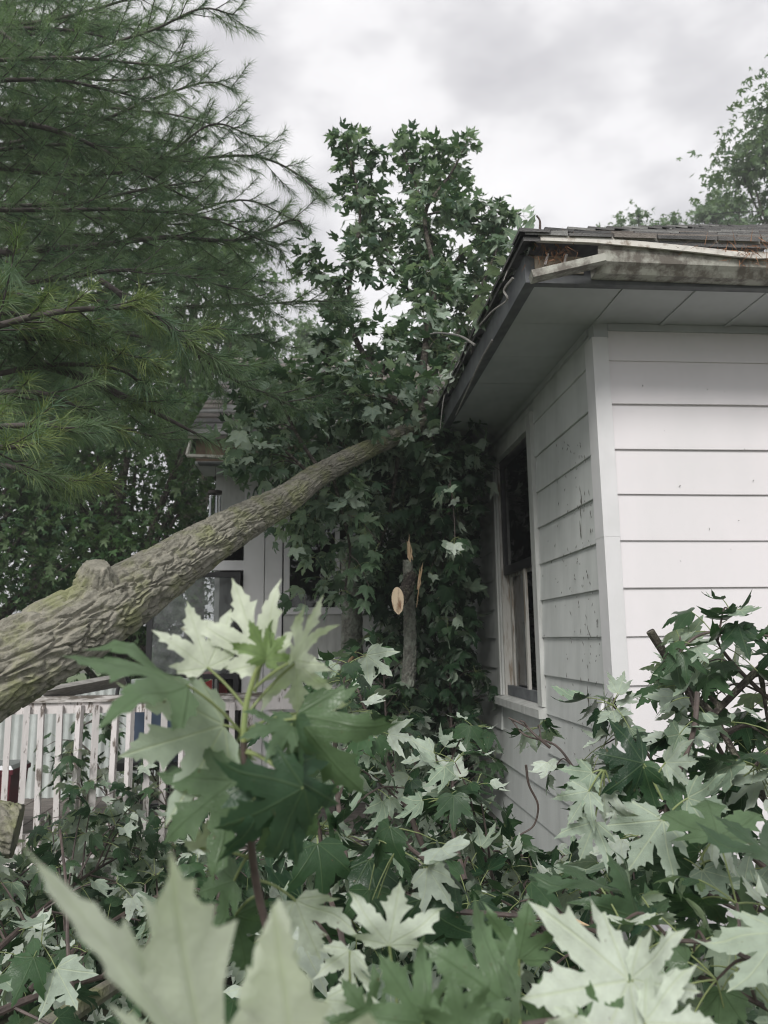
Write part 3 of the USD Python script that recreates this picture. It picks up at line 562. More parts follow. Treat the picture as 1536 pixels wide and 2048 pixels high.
# bin
B0 = H(-3.42, RT + .42, .25)
bn = thing('storage_bin', 'dark red storage bin on the deck behind the left balusters', 'bin', B0)
def frust(w0, w1, d0, d1, z0, z1, c):
    v = []
    for w, d, z in ((w0, d0, z0), (w1, d1, z1)): v += [(-w / 2, -d / 2, z), (w / 2, -d / 2, z), (w / 2, d / 2, z), (-w / 2, d / 2, z)]
    f = [[0, 2, 1], [0, 3, 2], [4, 5, 6], [4, 6, 7]] + sum([[[a, b, b + 4], [a, b + 4, a + 4]] for a, b in ((0, 1), (1, 2), (2, 3), (3, 0))], [])
    return np.array(v) @ np.array([HU, HV, [0, 0, 1]]) + c, np.array(f)
obj('tub', frust(.30, .36, .26, .30, 0, .42, B0), 'bin_red', bn); obj('rim', frust(.385, .385, .32, .32, .42, .45, B0), 'bin_red', bn); obj('lid', frust(.38, .34, .31, .28, .451, .475, B0), 'chime_metal', bn)
# chair with a hoop arm and blue seat
K0 = H(-2.35, RT + .55, .25)
ch = thing('garden_chair', 'black metal garden chair with hooped arm and pale cushion, behind the railing', 'chair', K0)
def kk(p): return np.asarray(p) @ np.array([HU, HV, [0, 0, 1]]) + K0
for sx_ in (-.26, .26):
    obj('arm_hoop', tube(kk(smooth_line([(sx_, -.22, 0), (sx_, -.24, .45), (sx_, -.20, .92), (sx_, -.02, 1.03), (sx_, .16, .90), (sx_, .26, .45), (sx_, .30, 0)], 7)), .014, 8), 'black_metal', ch)
obj('seat', (frust(.50, .50, .48, .48, .42, .47, K0)), 'black_metal', ch)
obj('cushion', (lambda b: (b[0], b[1]))((kk(box((-.23, .05, .86), (.23, .13, 1.0))[0]), box((0, 0, 0), (1, 1, 1))[1])), 'corrugated_white', ch)
obj('backrest', (kk(box((-.25, .15, .475), (.25, .18, .99))[0]), box((0, 0, 0), (1, 1, 1))[1]), 'blue_thing', ch)
G0 = H(-2.02, RT + .5, .25)
pot = thing('orange_pot', 'orange clay pot on the deck behind the middle balusters', 'pot', G0)
pr = np.array([(0, 0), (.10, 0), (.145, .24), (.16, .24), (.16, .29), (.14, .29), (.13, .25), (0, .24)])
pm = trimesh.creation.revolve(pr, sections=20); obj('body', (np.array(pm.vertices) + G0 + [0, 0, .001], np.array(pm.faces)), 'orange_thing', pot, smooth=40)
sm_ = trimesh.creation.revolve(np.array([(0, 0), (.15, 0), (.17, .03), (.155, .03), (.14, .012), (0, .012)]), sections=20)
obj('saucer', (np.array(sm_.vertices) + G0 + [0, -.36, .001], np.array(sm_.faces)), 'orange_thing', pot, smooth=40)
# sunlit lawn far behind
lw = np.array([(-30, 14, .05), (-2, 14, .05), (8, 40, .05), (-60, 40, .05)]); obj('lawn', (lw, np.array([[0, 1, 2], [0, 2, 3]])), 'lawn', kind='structure')
# thin cable and the twig that sticks up from the hip
cb = obj('overhead_cable', tube(smooth_line([P(1420, 429, 14), P(1480, 424, 14.5), P(1560, 421, 15), P(1800, 400, 17)], 5), .008, 5), 'black_metal'); data(cb.GetPrim(), 'thin overhead cable running to the right behind the roof', 'cable')

# ------------------------------------------------------------------ maple leaves
HALF = [(0, 1.0), (.022, .93), (.05, .885), (.085, .862), (.078, .805), (.098, .765), (.150, .735), (.128, .675), (.150, .645), (.225, .640), (.172, .565), (.125, .49), (.098, .41), (.092, .36),
        (.15, .415), (.20, .475), (.258, .475), (.275, .53), (.36, .585), (.385, .565), (.43, .625), (.50, .655), (.66, .735), (.60, .64), (.575, .575), (.60, .525), (.525, .475), (.50, .43), (.545, .375), (.445, .335), (.375, .275), (.295, .20), (.262, .168),
        (.33, .185), (.385, .165), (.43, .19), (.565, .165), (.50, .115), (.455, .09), (.47, .045), (.39, .03), (.34, -.005), (.335, -.055), (.25, -.055), (.19, -.085), (.10, -.045), (.03, -.005)]
HALF_MID = [(0, 1.0), (.085, .86), (.075, .80), (.15, .735), (.125, .66), (.225, .64), (.098, .40), (.26, .475), (.28, .53), (.44, .625), (.66, .735), (.575, .575), (.60, .525), (.49, .43), (.53, .37), (.27, .17), (.43, .19), (.565, .165), (.455, .09), (.47, .045), (.33, -.05), (.19, -.08), (.03, -.005)]
HALF_LOW = [(0, 1.0), (.15, .72), (.10, .40), (.60, .70), (.50, .40), (.27, .17), (.54, .15), (.30, -.06)]
def leaf_proto(half, seed, pts, lobes=None):
    r = np.random.default_rng(seed); R = np.array(half); L = R * [-1, 1]
    for a in (R, L):
        a[1:] += r.normal(0, .010 if len(half) > 20 else .012, (len(a) - 1, 2)) * np.clip(np.linalg.norm(a[1:], axis=1, keepdims=True), .1, 1)
    sx = r.uniform(.86, 1.1); out = np.vstack([R, [[0, 0]], L[::-1][:-1]]) * [sx, 1]
    n = len(out); poly = Polygon(out).buffer(0)
    if pts:
        g = np.stack(np.meshgrid(np.arange(-.7, .71, pts), np.arange(-.1, 1.0, pts)), -1).reshape(-1, 2) + r.uniform(-.2, .2) * pts
        inner = poly.buffer(-pts * .38); keep = shapely.contains_xy(inner, g[:, 0], g[:, 1]); mid = np.column_stack([np.zeros(6), np.linspace(.1, .85, 6)])
        allp = np.vstack([out, g[keep], mid])
    else: allp = np.vstack([out, [[0, .28], [0, .6], [.28, .40], [-.28, .40]]])
    T = Delaunay(allp).simplices; c = allp[T].mean(1); T = T[shapely.contains_xy(poly, c[:, 0], c[:, 1])]
    d1, d2 = allp[T[:, 1]] - allp[T[:, 0]], allp[T[:, 2]] - allp[T[:, 0]]; area = d1[:, 0] * d2[:, 1] - d1[:, 1] * d2[:, 0]
    T[area < 0] = T[area < 0][:, ::-1]; T = T[np.abs(area) > 1e-6]
    return allp, T
PROTO = {2: [leaf_proto(HALF, k, .085) for k in range(6)], 1: [leaf_proto(HALF_MID, 20 + k, .22) for k in range(6)], 0: [leaf_proto(HALF_LOW, 40 + k, 0) for k in range(6)]}
HALF_NEAR = [(a * (1 if i < 16 or i > 32 else .62 if i < 23 else .72), b * (1 if i < 16 or i > 32 else .86)) for i, (a, b) in enumerate(HALF)]
PROTO[3] = [leaf_proto(HALF_NEAR, 60 + k, .085) for k in range(6)]
lrng = np.random.default_rng(99)
def leaf(joint, d, nrm, size, level=1, bend=None, fold=None, base=None, petr=.0013, r=lrng, width=1., rnd=None):
    """a leaf from its joint along d, its upper face towards nrm; base: where the stalk starts. Returns (v, f, uv, rnd)"""
    p, T = PROTO[level][r.integers(6)]
    bend = r.normal(.45, .35) if bend is None else bend; fold = r.normal(.28, .2) if fold is None else fold
    x, y = p[:, 0] * width, p[:, 1]
    rad = np.hypot(x, y - .3)
    z = -fold * np.abs(x) ** 1.35 +  (.05 if level < 2 else .085) * np.sin(9 * y + r.uniform(0, 6)) * np.abs(x) * 2 + r.normal(0, .09) * x * y - r.uniform(0, .22) * np.clip(rad - .35, 0, None) ** 1.5 * 1.6
    th = bend * y; yy = np.where(abs(bend) > 1e-3, np.sin(th) / (bend + 1e-9), y); zz = -(1 - np.cos(th)) / (bend + 1e-9)
    Y = nz(d); N = nz(np.asarray(nrm) - Y * (np.asarray(nrm) @ Y)); X = np.cross(Y, N)
    ly, lz = yy + z * np.sin(-th) * -1, zz + z * np.cos(th)
    v = np.asarray(joint) + size * (x[:, None] * X + ly[:, None] * Y + lz[:, None] * N)
    uv = p.copy(); f = T
    if base is not None:
        b = np.asarray(base, float); j = np.asarray(joint, float); L = np.linalg.norm(j - b)
        c = (b + j) / 2 + np.array([0, 0, .22 * L]) * (.6 if level < 2 else .45)
        t = np.linspace(0, 1, 4 if level < 2 else 8)[:, None]; q = (1 - t) ** 2 * b + 2 * t * (1 - t) * c + t ** 2 * (j + Y * .01 * size)
        tv, tf = tube(q, np.linspace(petr * 1.25, petr, len(q)), 3 if level < 2 else 6, caps=False)
        f = np.vstack([f, tf + len(v)]); v = np.vstack([v, tv]); uv = np.vstack([uv, np.tile([0, -.5], (len(tv), 1))])
    return v, f, uv, np.full(len(v), r.random() if rnd is None else rnd)
def put_leaves(ls, parent, m='maple_leaf', limit=300, name='leaf', rest='foliage'):
    """the leaves that show largest become parts one by one; what is past the limit is one part"""
    if not ls: return
    dist = np.array([np.linalg.norm(l[0][0] - EYE) / (np.ptp(l[0][:60], axis=0).max() + 1e-6) for l in ls]); order = np.argsort(dist)
    for i in order[:limit]:
        v, f, uv, rd = ls[i]; obj(name, (v, f), m, parent, smooth=True, uv=uv, rnd=rd)
    if len(ls) > limit:
        V, F, U, R, n = [], [], [], [], 0
        for i in order[limit:]:
            v, f, uv, rd = ls[i]; V.append(v); F.append(f + n); U.append(uv); R.append(rd); n += len(v)
        obj(rest, (np.vstack(V), np.vstack(F)), m, parent, smooth=True, uv=np.vstack(U), rnd=np.concatenate(R), kind='stuff')
UP = np.array([0, 0, 1.0])
def sprig(node, axis, n, size, level=1, under=.5, droop=.8, r=lrng, pl=(.45, .95)):
    """n leaves on stalks round the end of a twig; under: share that shows the pale face"""
    ax = nz(axis); a = nz(np.cross(ax, r.normal(0, 1, 3))); b = np.cross(ax, a); out = []; ph = r.uniform(0, 6)
    for i in range(n):
        th = ph + i * 2.4 + r.normal(0, .3); o = nz(math.cos(th) * a + math.sin(th) * b + ax * r.uniform(.1, .9)); s = size * r.uniform(.62, 1.15); L = s * r.uniform(*pl)
        j = node + o * L + np.array([0, 0, -.25 * L * droop]); d = nz(o * .8 + [0, 0, -droop * r.uniform(.3, 1.4)] + r.normal(0, .25, 3))
        nn = UP + r.normal(0, .35, 3)
        if abs(d[2]) > .8: nn = o + .3 * UP + r.normal(0, .3, 3)      # hanging: the outer face shows
        if r.random() < under: nn = -nn
        out.append(leaf(j, d, nn, s, level, base=node, r=r))
    return out
def branch(name, label, cat, pts, r0, r1, size=.10, step=.10, side=(.10, .32), nl=(3, 5), level=1, under=.5, droop=.8, m='maple_leaf', limit=300, group=None, barkm='twig', seed=0, start=.1, extra=None, end=6, sidep=.8, spread=1.):
    """a leafy branch: one stem, its side twigs, the leaves"""
    r = np.random.default_rng(seed); line = smooth_line(pts, 8); t = thing(name, label, cat, line[0], group)
    obj('stem', tube(line, np.linspace(r0, r1, len(line)), 7), barkm, t, smooth=50)
    seg = np.concatenate([[0], np.cumsum(np.linalg.norm(np.diff(line, axis=0), axis=1))]); tan = np.gradient(line, axis=0); ls = []
    for s in np.arange(start * seg[-1], seg[-1], step):
        p = np.array([np.interp(s, seg, line[:, k]) for k in range(3)]); d = nz(np.array([np.interp(s, seg, tan[:, k]) for k in range(3)]))
        if r.random() < sidep:
            o = nz(np.cross(d, r.normal(0, 1, 3))); o = nz(o * spread + d * .6 + UP * .25); L = r.uniform(*side) * (1 - .4 * s / seg[-1])
            q = smooth_line([p, p + o * L * .55 + UP * .02, p + o * L + np.array([0, 0, -.1 * L])], 4); obj('twig', tube(q, np.linspace(r1 * 1.1, .0018, len(q)), 5), barkm, t, smooth=50)
            ls += sprig(q[-1], o, r.integers(nl[0], nl[1] + 1), size, level, under, droop, r)
            if L > .16: ls += sprig(q[len(q) // 2], o, 2, size, level, under, droop, r)
        else: ls += sprig(p, d, 2, size, level, under, droop, r)
    ls += sprig(line[-1], tan[-1], end, size, level, under, droop, r)
    if extra: ls += extra
    ls = clear(ls, 770, 856, 1060, 1290, 5.12)
    put_leaves(ls, t, m, limit)
    return t
def px_leaf(stem, joint, tip, side, d, level=2, tilt=0., bend=.3, fold=.22, width=1., r=lrng, dt=None, rnd=None, petr=.0016):
    """a leaf given by where its stalk starts, its joint and its tip show. side -1: the pale face shows, 1: the dark one. tilt turns it about its middle rib"""
    ds, dj, dp = d if isinstance(d, tuple) else (d, d, d)
    j, q = P(*joint, dj), P(*tip, dp); ax = q - j; n = nz(EYE - j); Y = nz(ax); n = nz(n - Y * (n @ Y)); X = np.cross(Y, n); n = nz(math.cos(tilt) * n + math.sin(tilt) * X)
    return leaf(j, ax, n * side, np.linalg.norm(ax) * 1.04, level, bend=bend * side if side < 0 else bend, fold=fold * (1 if side > 0 else .6), base=P(*stem, ds) if stem else None, petr=petr, r=r, width=width, rnd=rnd)

# ------------------------------------------------------------------ the fallen maple: trunk, burl, limbs, crown
def barked(line, rad, sides, along, amp, seed, cell=(.075, .028), lump=.06):
    """a trunk whose bark is split into long plates"""
    seg = np.concatenate([[0], np.cumsum(np.linalg.norm(np.diff(line, axis=0), axis=1))]); n = int(seg[-1] / along); s = np.linspace(0, seg[-1], n)
    p = np.array([np.interp(s, seg, line[:, k]) for k in range(3)]).T; r = np.interp(s, seg, rad); t, a, b = frames(p)
    th = np.arange(sides) * 2 * np.pi / sides; R0 = rad.mean()
    S, TH = np.meshgrid(s, th, indexing='ij'); q = np.stack([S / cell[0] + .9 * np.sin(TH * 2 + S * 5) * .4, np.cos(TH) * R0 / cell[1], np.sin(TH) * R0 / cell[1]], -1).reshape(-1, 3)
    w = np.stack([meshkit.fbm(q * .7, 3, seed + k) for k in range(3)], -1) - .5; q = q + w * 2.2
    rg = np.random.default_rng(seed); lo, hi = q.min(0) - 1, q.max(0) + 1; seeds = rg.uniform(lo, hi, (int(np.prod(hi - lo) * 1.0), 3)); d, idx = cKDTree(seeds).query(q, k=2)
    nn_ = meshkit.fbm(q * 1.3 + 5, 2, seed + 4); edge = np.clip((d[:, 1] - d[:, 0] + .35 * np.clip(nn_ - .5, 0, 1)) / (.10 + .34 * nn_), 0, 1); edge = edge * edge * (3 - 2 * edge); tone = (idx[:, 0] * 7919 % 97) / 97.
    h = amp * (edge * (.75 + .5 * tone) - .5) + amp * .9 * (meshkit.fbm(q * [1.2, 4.5, 4.5], 3, seed + 7) - .5) + lump * np.repeat(r, sides) * (meshkit.fbm(q * .22, 2, seed + 9) - .5) * 2
    rr = (r[:, None] + (h * np.repeat(np.clip(r / R0, .25, 1.2), sides)).reshape(n, sides))
    v = p[:, None] + rr[..., None] * (np.cos(th)[None, :, None] * a[:, None] + np.sin(th)[None, :, None] * b[:, None]); v = v.reshape(-1, 3)
    i, j = np.meshgrid(np.arange(n - 1), np.arange(sides), indexing='ij'); k = (j + 1) % sides; f = np.stack([i * sides + j, i * sides + k, (i + 1) * sides + k, (i + 1) * sides + j], -1).reshape(-1, 4)
    f = np.vstack([f[:, :3], f[:, [0, 2, 3]]]); c = len(v); sd_ = np.arange(sides)
    v = np.vstack([v, p[:1], p[-1:]]); f = np.vstack([f, np.column_stack([np.full(sides, c), (sd_ + 1) % sides, sd_]), np.column_stack([np.full(sides, c + 1), (n - 1) * sides + sd_, (n - 1) * sides + (sd_ + 1) % sides])])
    return v, f
TL = [(-420, 1545, 2.35), (-180, 1440, 2.5), (0, 1340, 2.65), (150, 1256, 2.85), (300, 1161, 3.15), (420, 1084, 3.5), (500, 1036, 3.8), (570, 1000, 4.1), (640, 949, 4.4), (740, 897, 4.85), (840, 851, 5.3), (960, 795, 5.9)]
TW = [222, 200, 178, 156, 116, 89, 72, 60, 47, 37, 30, 24]
tl = smooth_line(PP(TL), 10); td = np.interp(np.linspace(0, 1, len(tl)), np.linspace(0, 1, len(TL)), [q[2] for q in TL]); tw = np.interp(np.linspace(0, 1, len(tl)), np.linspace(0, 1, len(TL)), TW)
maple = thing('fallen_maple', 'big fallen maple, its trunk slanting onto the house eave, crown over the roof', 'tree', tl[0])
obj('trunk', barked(tl, tw * td / FPX / 2 * .96, 230, .0045, .0125, 3, (.105, .027), .03), 'maple_bark', maple, smooth=True)
bl = smooth_line([P(200, 1225, 2.98), P(194, 1185, 2.93), P(193, 1155, 2.90), P(193, 1128, 2.88)], 6); obj('branch_stub', barked(bl, np.interp(np.linspace(0, 1, len(bl)), [0, .5, 1], [.13, .085, .045]), 70, .006, .012, 8, lump=.25), 'maple_bark', maple, smooth=True, label='short broken branch stub on top of the trunk')
LIMBS = [[(840, 851, 5.3), (870, 740, 5.7), (885, 640, 6.0), (862, 480, 6.3), (835, 380, 6.5), (800, 290, 6.6)], [(840, 851, 5.3), (850, 700, 5.6), (870, 560, 5.9), (850, 430, 6.1), (900, 350, 6.2), (935, 285, 6.2)],
         [(830, 848, 5.25), (760, 760, 5.5), (705, 660, 5.7), (700, 560, 5.9), (720, 420, 6.1), (690, 275, 6.2)], [(760, 875, 4.95), (700, 800, 5.1), (640, 760, 5.2), (570, 770, 5.1), (510, 785, 5.0)],
         [(870, 740, 5.7), (930, 640, 6.0), (985, 520, 6.2), (1012, 440, 6.3)], [(885, 640, 6.0), (900, 540, 6.3), (960, 480, 6.5), (1000, 500, 6.6)], [(705, 660, 5.7), (660, 590, 5.8), (615, 518, 5.8)],
         [(640, 940, 4.4), (600, 880, 4.5), (560, 800, 4.6), (540, 760, 4.6)], [(660, 930, 4.5), (680, 1010, 4.6), (700, 1100, 4.7), (690, 1180, 4.7)], [(800, 860, 5.1), (790, 960, 5.2), (770, 1060, 5.3), (740, 1130, 5.3)],
         [(850, 840, 5.3), (860, 940, 5.4), (830, 1050, 5.4)], [(860, 835, 5.4), (890, 880, 5.3), (880, 930, 5.2)], [(700, 900, 4.7), (640, 980, 4.75), (610, 1060, 4.8)], [(750, 780, 5.5), (800, 700, 5.8), (930, 740, 5.7)],
         [(885, 640, 6.0), (800, 560, 6.2), (760, 470, 6.3)], [(862, 480, 6.3), (770, 440, 6.3), (745, 370, 6.3), (742, 305, 6.3)], [(835, 380, 6.5), (885, 335, 6.5), (872, 295, 6.5)], [(850, 430, 6.1), (925, 420, 6.2), (985, 470, 6.3)], [(760, 760, 5.5), (690, 740, 5.4), (640, 700, 5.3)], [(620, 950, 4.35), (585, 915, 4.3), (555, 890, 4.3)], [(840, 851, 5.3), (780, 800, 5.0), (720, 790, 4.8)]]
ml = []; mr = np.random.default_rng(12)
for li, l in enumerate(LIMBS):
    line = smooth_line(PP(l), 7); r0 = (.034, .030, .030, .020, .02, .018, .014, .013, .013, .015, .013, .01, .011, .014, .014, .010, .010, .010, .012, .011, .015)[li]
    obj('limb', tube(line, np.linspace(r0, .006, len(line)), 8), 'dark_bark', maple, smooth=50)
    seg = np.concatenate([[0], np.cumsum(np.linalg.norm(np.diff(line, axis=0), axis=1))]); tan = np.gradient(line, axis=0)
    up = li in (0, 1, 2, 4, 5, 6, 14, 15, 16, 17); dark = li in (8, 9, 10, 12)
    for s in np.arange(.22 * seg[-1] if up else .08, seg[-1], .056 if up else .046):
        p = np.array([np.interp(s, seg, line[:, k]) for k in range(3)]); d = nz(np.array([np.interp(s, seg, tan[:, k]) for k in range(3)])); f = s / seg[-1]
        o = nz(nz(np.cross(d, mr.normal(0, 1, 3))) + d * .7 + UP * .2); L = mr.uniform(.08, .46 if li not in (2, 6) else .26) * (1 - .55 * f) if up else mr.uniform(.08, .32)
        q = smooth_line([p, p + o * L * .5 + UP * .03, p + o * L - UP * .05 * L], 4); obj('twig', tube(q, np.linspace(.0055, .002, len(q)), 5), 'dark_bark', maple, smooth=50) if mr.random() < .35 else None
        for w in ((.35, .7, 1.) if L > .3 else (.6, 1.)): ml += sprig(q[int(w * (len(q) - 1))], o, mr.integers(3, 6),     .100, 1, .66 if not dark else .25, .75, mr)
    ml += sprig(line[-1], tan[-1], 8, .095, 1, .5, .6, mr)
for _ in range(1000):     # the heap of leaves round the broken top, on and under the eave
    c = H(mr.uniform(-1.9, -.15), mr.uniform(1.5, 2.9), mr.uniform(2.65, 3.35)); ml.append(leaf(c, nz(mr.normal(0, 1, 3) + [0, 0, -.7]), (UP if mr.random() < .5 else -UP) + mr.normal(0, .5, 3), mr.uniform(.08, .12), 1, r=mr))
def clear(ls, x0, x1, y0, y1, dmax):      # leave the broken limb and its saw cut in view
    out = []
    for l in ls:
        c = l[0].mean(0) - EYE; dd = c @ CF; x, y = 768 + FPX * (c @ CR) / dd, 1024 - FPX * (c @ CU) / dd
        if not (x0 < x < x1 and y0 < y < y1 and dd < dmax): out.append(l)
    return out
ml = clear(ml, 762, 862, 1055, 1400, 5.15)
put_leaves(ml, maple, 'crown_leaf')
# a second log, far left
sl = smooth_line([P(-260, 1640, 3.5), P(-60, 1655, 3.55), P(36, 1662, 3.6)], 8); log = thing('fallen_log', 'short mossy log end poking in at the left edge below the railing', 'log', sl[0])
obj('log_wood', barked(sl, np.full(len(sl), .115), 80, .008, .016, 31), 'maple_bark', log, smooth=True)
# standing / hanging broken pieces in the dark corner
def piece(name, label, pts, radii, m='lichen_bark', sides=60):
    l = smooth_line(PP(pts), 8); t = thing(name, label, 'limb', l[0]); obj('wood', barked(l, np.interp(np.linspace(0, 1, len(l)), np.linspace(0, 1, len(radii)), radii), sides, .008, .008, len(name), (.05, .02)), m, t, smooth=True); return t, l
st, l = piece('young_trunk', 'lichen-grey young tree trunk standing against the white porch wall', [(706, 1480, 5.6), (704, 1340, 5.6), (704, 1200, 5.6), (700, 1080, 5.6)], [.082, .078, .074, .07])
obj('torn_bark', tube(PP([(697, 1330, 5.49), (706, 1308, 5.48), (716, 1293, 5.49)]), [.012, .016, .003], 5), 'wood_fresh', st, label='fresh orange tear in the bark')
hg, l = piece('hanging_limb', 'broken grey limb hanging upright in the dark corner, splintered pale at the top', [(816, 1372, 5.0), (820, 1290, 5.0), (818, 1200, 5.0), (815, 1120, 5.0)], [.042, .038, .035, .030])
hrng = np.random.default_rng(4)
for a, b, w in (((821, 1125, 4.97), (817, 1070, 4.97), .009), ((818, 1120, 4.97), (814, 1082, 4.97), .007), ((824, 1120, 4.97), (821, 1090, 4.97), .006), ((838, 1178, 4.97), (846, 1124, 4.97), .007), ((835, 1180, 4.97), (840, 1135, 4.97), .006), ((834, 1215, 4.97), (837, 1165, 4.97), .004)):
    a, b = P(*a), P(*b); q = np.linspace(0, 1, 6)[:, None]; q = a * (1 - q) + b * q + hrng.normal(0, .0025, (6, 3)); obj('splinter', tube(q, np.array([.6, 1, .8, .9, .5, .08]) * w * hrng.uniform(.85, 1.15, 6), 5), 'wood_fresh', hg)
cu, l = piece('pruned_stub', 'dark stub with a pale oval saw cut facing the camera, left of the hanging limb', [(822, 1150, 5.0), (812, 1180, 4.85), (797, 1201, 4.62)], [.036, .040, .042], 'dark_bark')
c = P(795.5, 1201, 4.598); k = 22; th = np.arange(k) * 2 * np.pi / k; rx, ry = .036 * (1 + .05 * np.sin(3 * th)), .083 * (1 + .04 * np.cos(2 * th + 1) + .05 * np.sin(7 * th) * (np.sin(th) < -.5)); X, Y = nz(CR + .1 * CU), nz(CU - .05 * CR); fw = nz(EYE - c)
ring = c + (np.cos(th) * rx)[:, None] * X + (np.sin(th) * ry)[:, None] * Y; back = ring - fw * .09; vv = np.vstack([ring, back, [c + fw * .004]]); ii = np.arange(k); jn = (ii + 1) % k
obj('cut_face', (vv, np.column_stack([np.full(k, 2 * k), ii, jn])), 'cut_wood', cu); obj('bark_rim', (np.vstack([c + (ring - c) * 1.06 - fw * .003, c + (ring - c) * 1.0 - fw * .12]), np.vstack([np.column_stack([ii, ii + k, jn + k]), np.column_stack([ii, jn + k, jn])])), 'dark_bark', cu)

# ------------------------------------------------------------------ hero shoot in front
D = .92
hero_line = PP([(560, 1985, .98), (540, 1880, .96), (515, 1780, .95), (498, 1650, .93), (488, 1500, .92), (491, 1420, .92), (506, 1360, .92), (518, 1330, .92)])
hero = thing('maple_shoot', 'large upright maple shoot with big pale leaves, nearest the middle of the picture', 'branch', hero_line[0])
hl = smooth_line(hero_line, 6); kk_ = int(len(hl) * .6)
obj('stem', tube(hl[:kk_ + 1], np.linspace(.0062, .0042, kk_ + 1), 8), 'twig', hero, smooth=50); obj('green_stem', tube(hl[kk_:], np.linspace(.0044, .0024, len(hl) - kk_), 8), 'twig_green', hero, smooth=50)
r = np.random.default_rng(3)
HL = [((494, 1420), (415, 1336), (376, 1205), -1, (.92, .93, .95), .25, .15, .85), ((510, 1385), (524, 1326), (461, 1160), -1, (.92, .93, .96), -.35, .2, .74), ((506, 1380), (588, 1322), (648, 1194), -1, (.92, .9, .92), 1.05, .1, .6),
      ((497, 1425), (592, 1325), (598, 1432), -1, (.92, .96, .97), -.2, .4, .95), ((488, 1465), (449, 1450), (243, 1512), -1, (.92, .93, .93), -.25, .1, .98), ((486, 1470), (376, 1371), (145, 1285), 1, (.92, .87, .80), 1.18, .25, .9),
      ((490, 1540), (468, 1560), (307, 1683), 1, (.93, .9, .88), .35, .35, .95), ((492, 1500), (608, 1576), (432, 1684), 1, (.92, .86, .82), -.45, .5, 1.0), ((490, 1478), (592, 1430), (722, 1612), 1, (.92, .93, .9), .35, .5, .95),
      ((489, 1462), (597, 1426), (680, 1466), -1, (.92, .98, 1.0), .4, .4, 1.0), ((490, 1470), (593, 1436), (594, 1546), 1, (.92, .9, .88), 1.25, .2, .8), ((489, 1505), (556, 1537), (612, 1742), 1, (.92, .87, .86), -.35, .35, .95),
      ((490, 1482), (586, 1450), (484, 1458), 1, (.92, .9, .86), .7, .4, .8), ((510, 1720), (398, 1698), (430, 1628), -1, (.95, .93, .93), .6, .1, .9), ((505, 1700), (470, 1760), (380, 1790), 1, (.94, .98, 1.0), .1, .4, 1.0),
      ((500, 1500), (500, 1540), (468, 1640), -1, (.93, .99, 1.0), .2, .3, 1.), ((500, 1600), (560, 1600), (650, 1700), 1, (.93, 1.0, 1.05), .2, .5, 1.), ((515, 1760), (590, 1800), (640, 1930), -1, (.95, 1.0, 1.0), .2, .4, 1.), ((520, 1790), (470, 1830), (505, 1960), 1, (.95, 1.02, 1.03), -.3, .4, 1.),
      ((488, 1455), (470, 1500), (462, 1580), -1, (.92, .97, .98), .2, .3, .9)]
hlv = [px_leaf(*h[:5], tilt=h[5], bend=h[6], width=h[7], r=r, rnd=[.9, .95, .9, .6, .45, .85, .8, .2, .75, .9, .3, .12, .6, .8, .6, .6, .7, .9, .5, .8][i]) for i, h in enumerate(HL)]
young = {0, 1, 2, 3, 9, 13}
for i, (v, f, uv, rd) in enumerate(hlv): obj('leaf', (v, f), 'young_leaf' if i in young else 'shoot_leaf', hero, smooth=True, uv=uv, rnd=rd)
# small bright young leaf
v, f, uv, rd = px_leaf((514, 1345), (534, 1316), (500, 1240), 1, (.92, .915, .91), tilt=.5, bend=.1, width=.9, r=r, rnd=.95); obj('leaf', (v, f), 'young_leaf', hero, smooth=True, uv=uv, rnd=rd, label='small yellow-green young leaf at the top of the shoot')
v, f, uv, rd = px_leaf((514, 1345), (528, 1322), (570, 1270), 1, (.92, .915, .91), tilt=-.3, bend=.1, width=.9, r=r, rnd=1.); obj('leaf', (v, f), 'young_leaf', hero, smooth=True, uv=uv, rnd=rd)
# the very near leaves at the lower left
nl_ = PP([(620, 2600, .56), (560, 2450, .55), (520, 2330, .53)]); near = thing('near_twig', 'blurred pale leaves very close to the camera, at the bottom left', 'branch', nl_[0])
obj('stem', tube(smooth_line(nl_, 5), .0028, 7), 'twig_green', near, smooth=50)
for i, h in enumerate([((520, 2330), (436, 2290), (343, 1722), -1, (.53, .50, .46), .3, .12, .74), ((520, 2330), (470, 2260), (138, 1662), -1, (.53, .49, .43), 1.1, .25, .46), ((540, 2380), (610, 2330), (543, 1838), -1, (.54, .52, .48), -.35, .15, .7)]):
    v, f, uv, rd = px_leaf(*h[:5], level=3, tilt=h[5], bend=h[6], width=h[7], r=r, rnd=.85); obj('leaf', (v, f), 'young_leaf', near, smooth=True, uv=uv, rnd=rd)
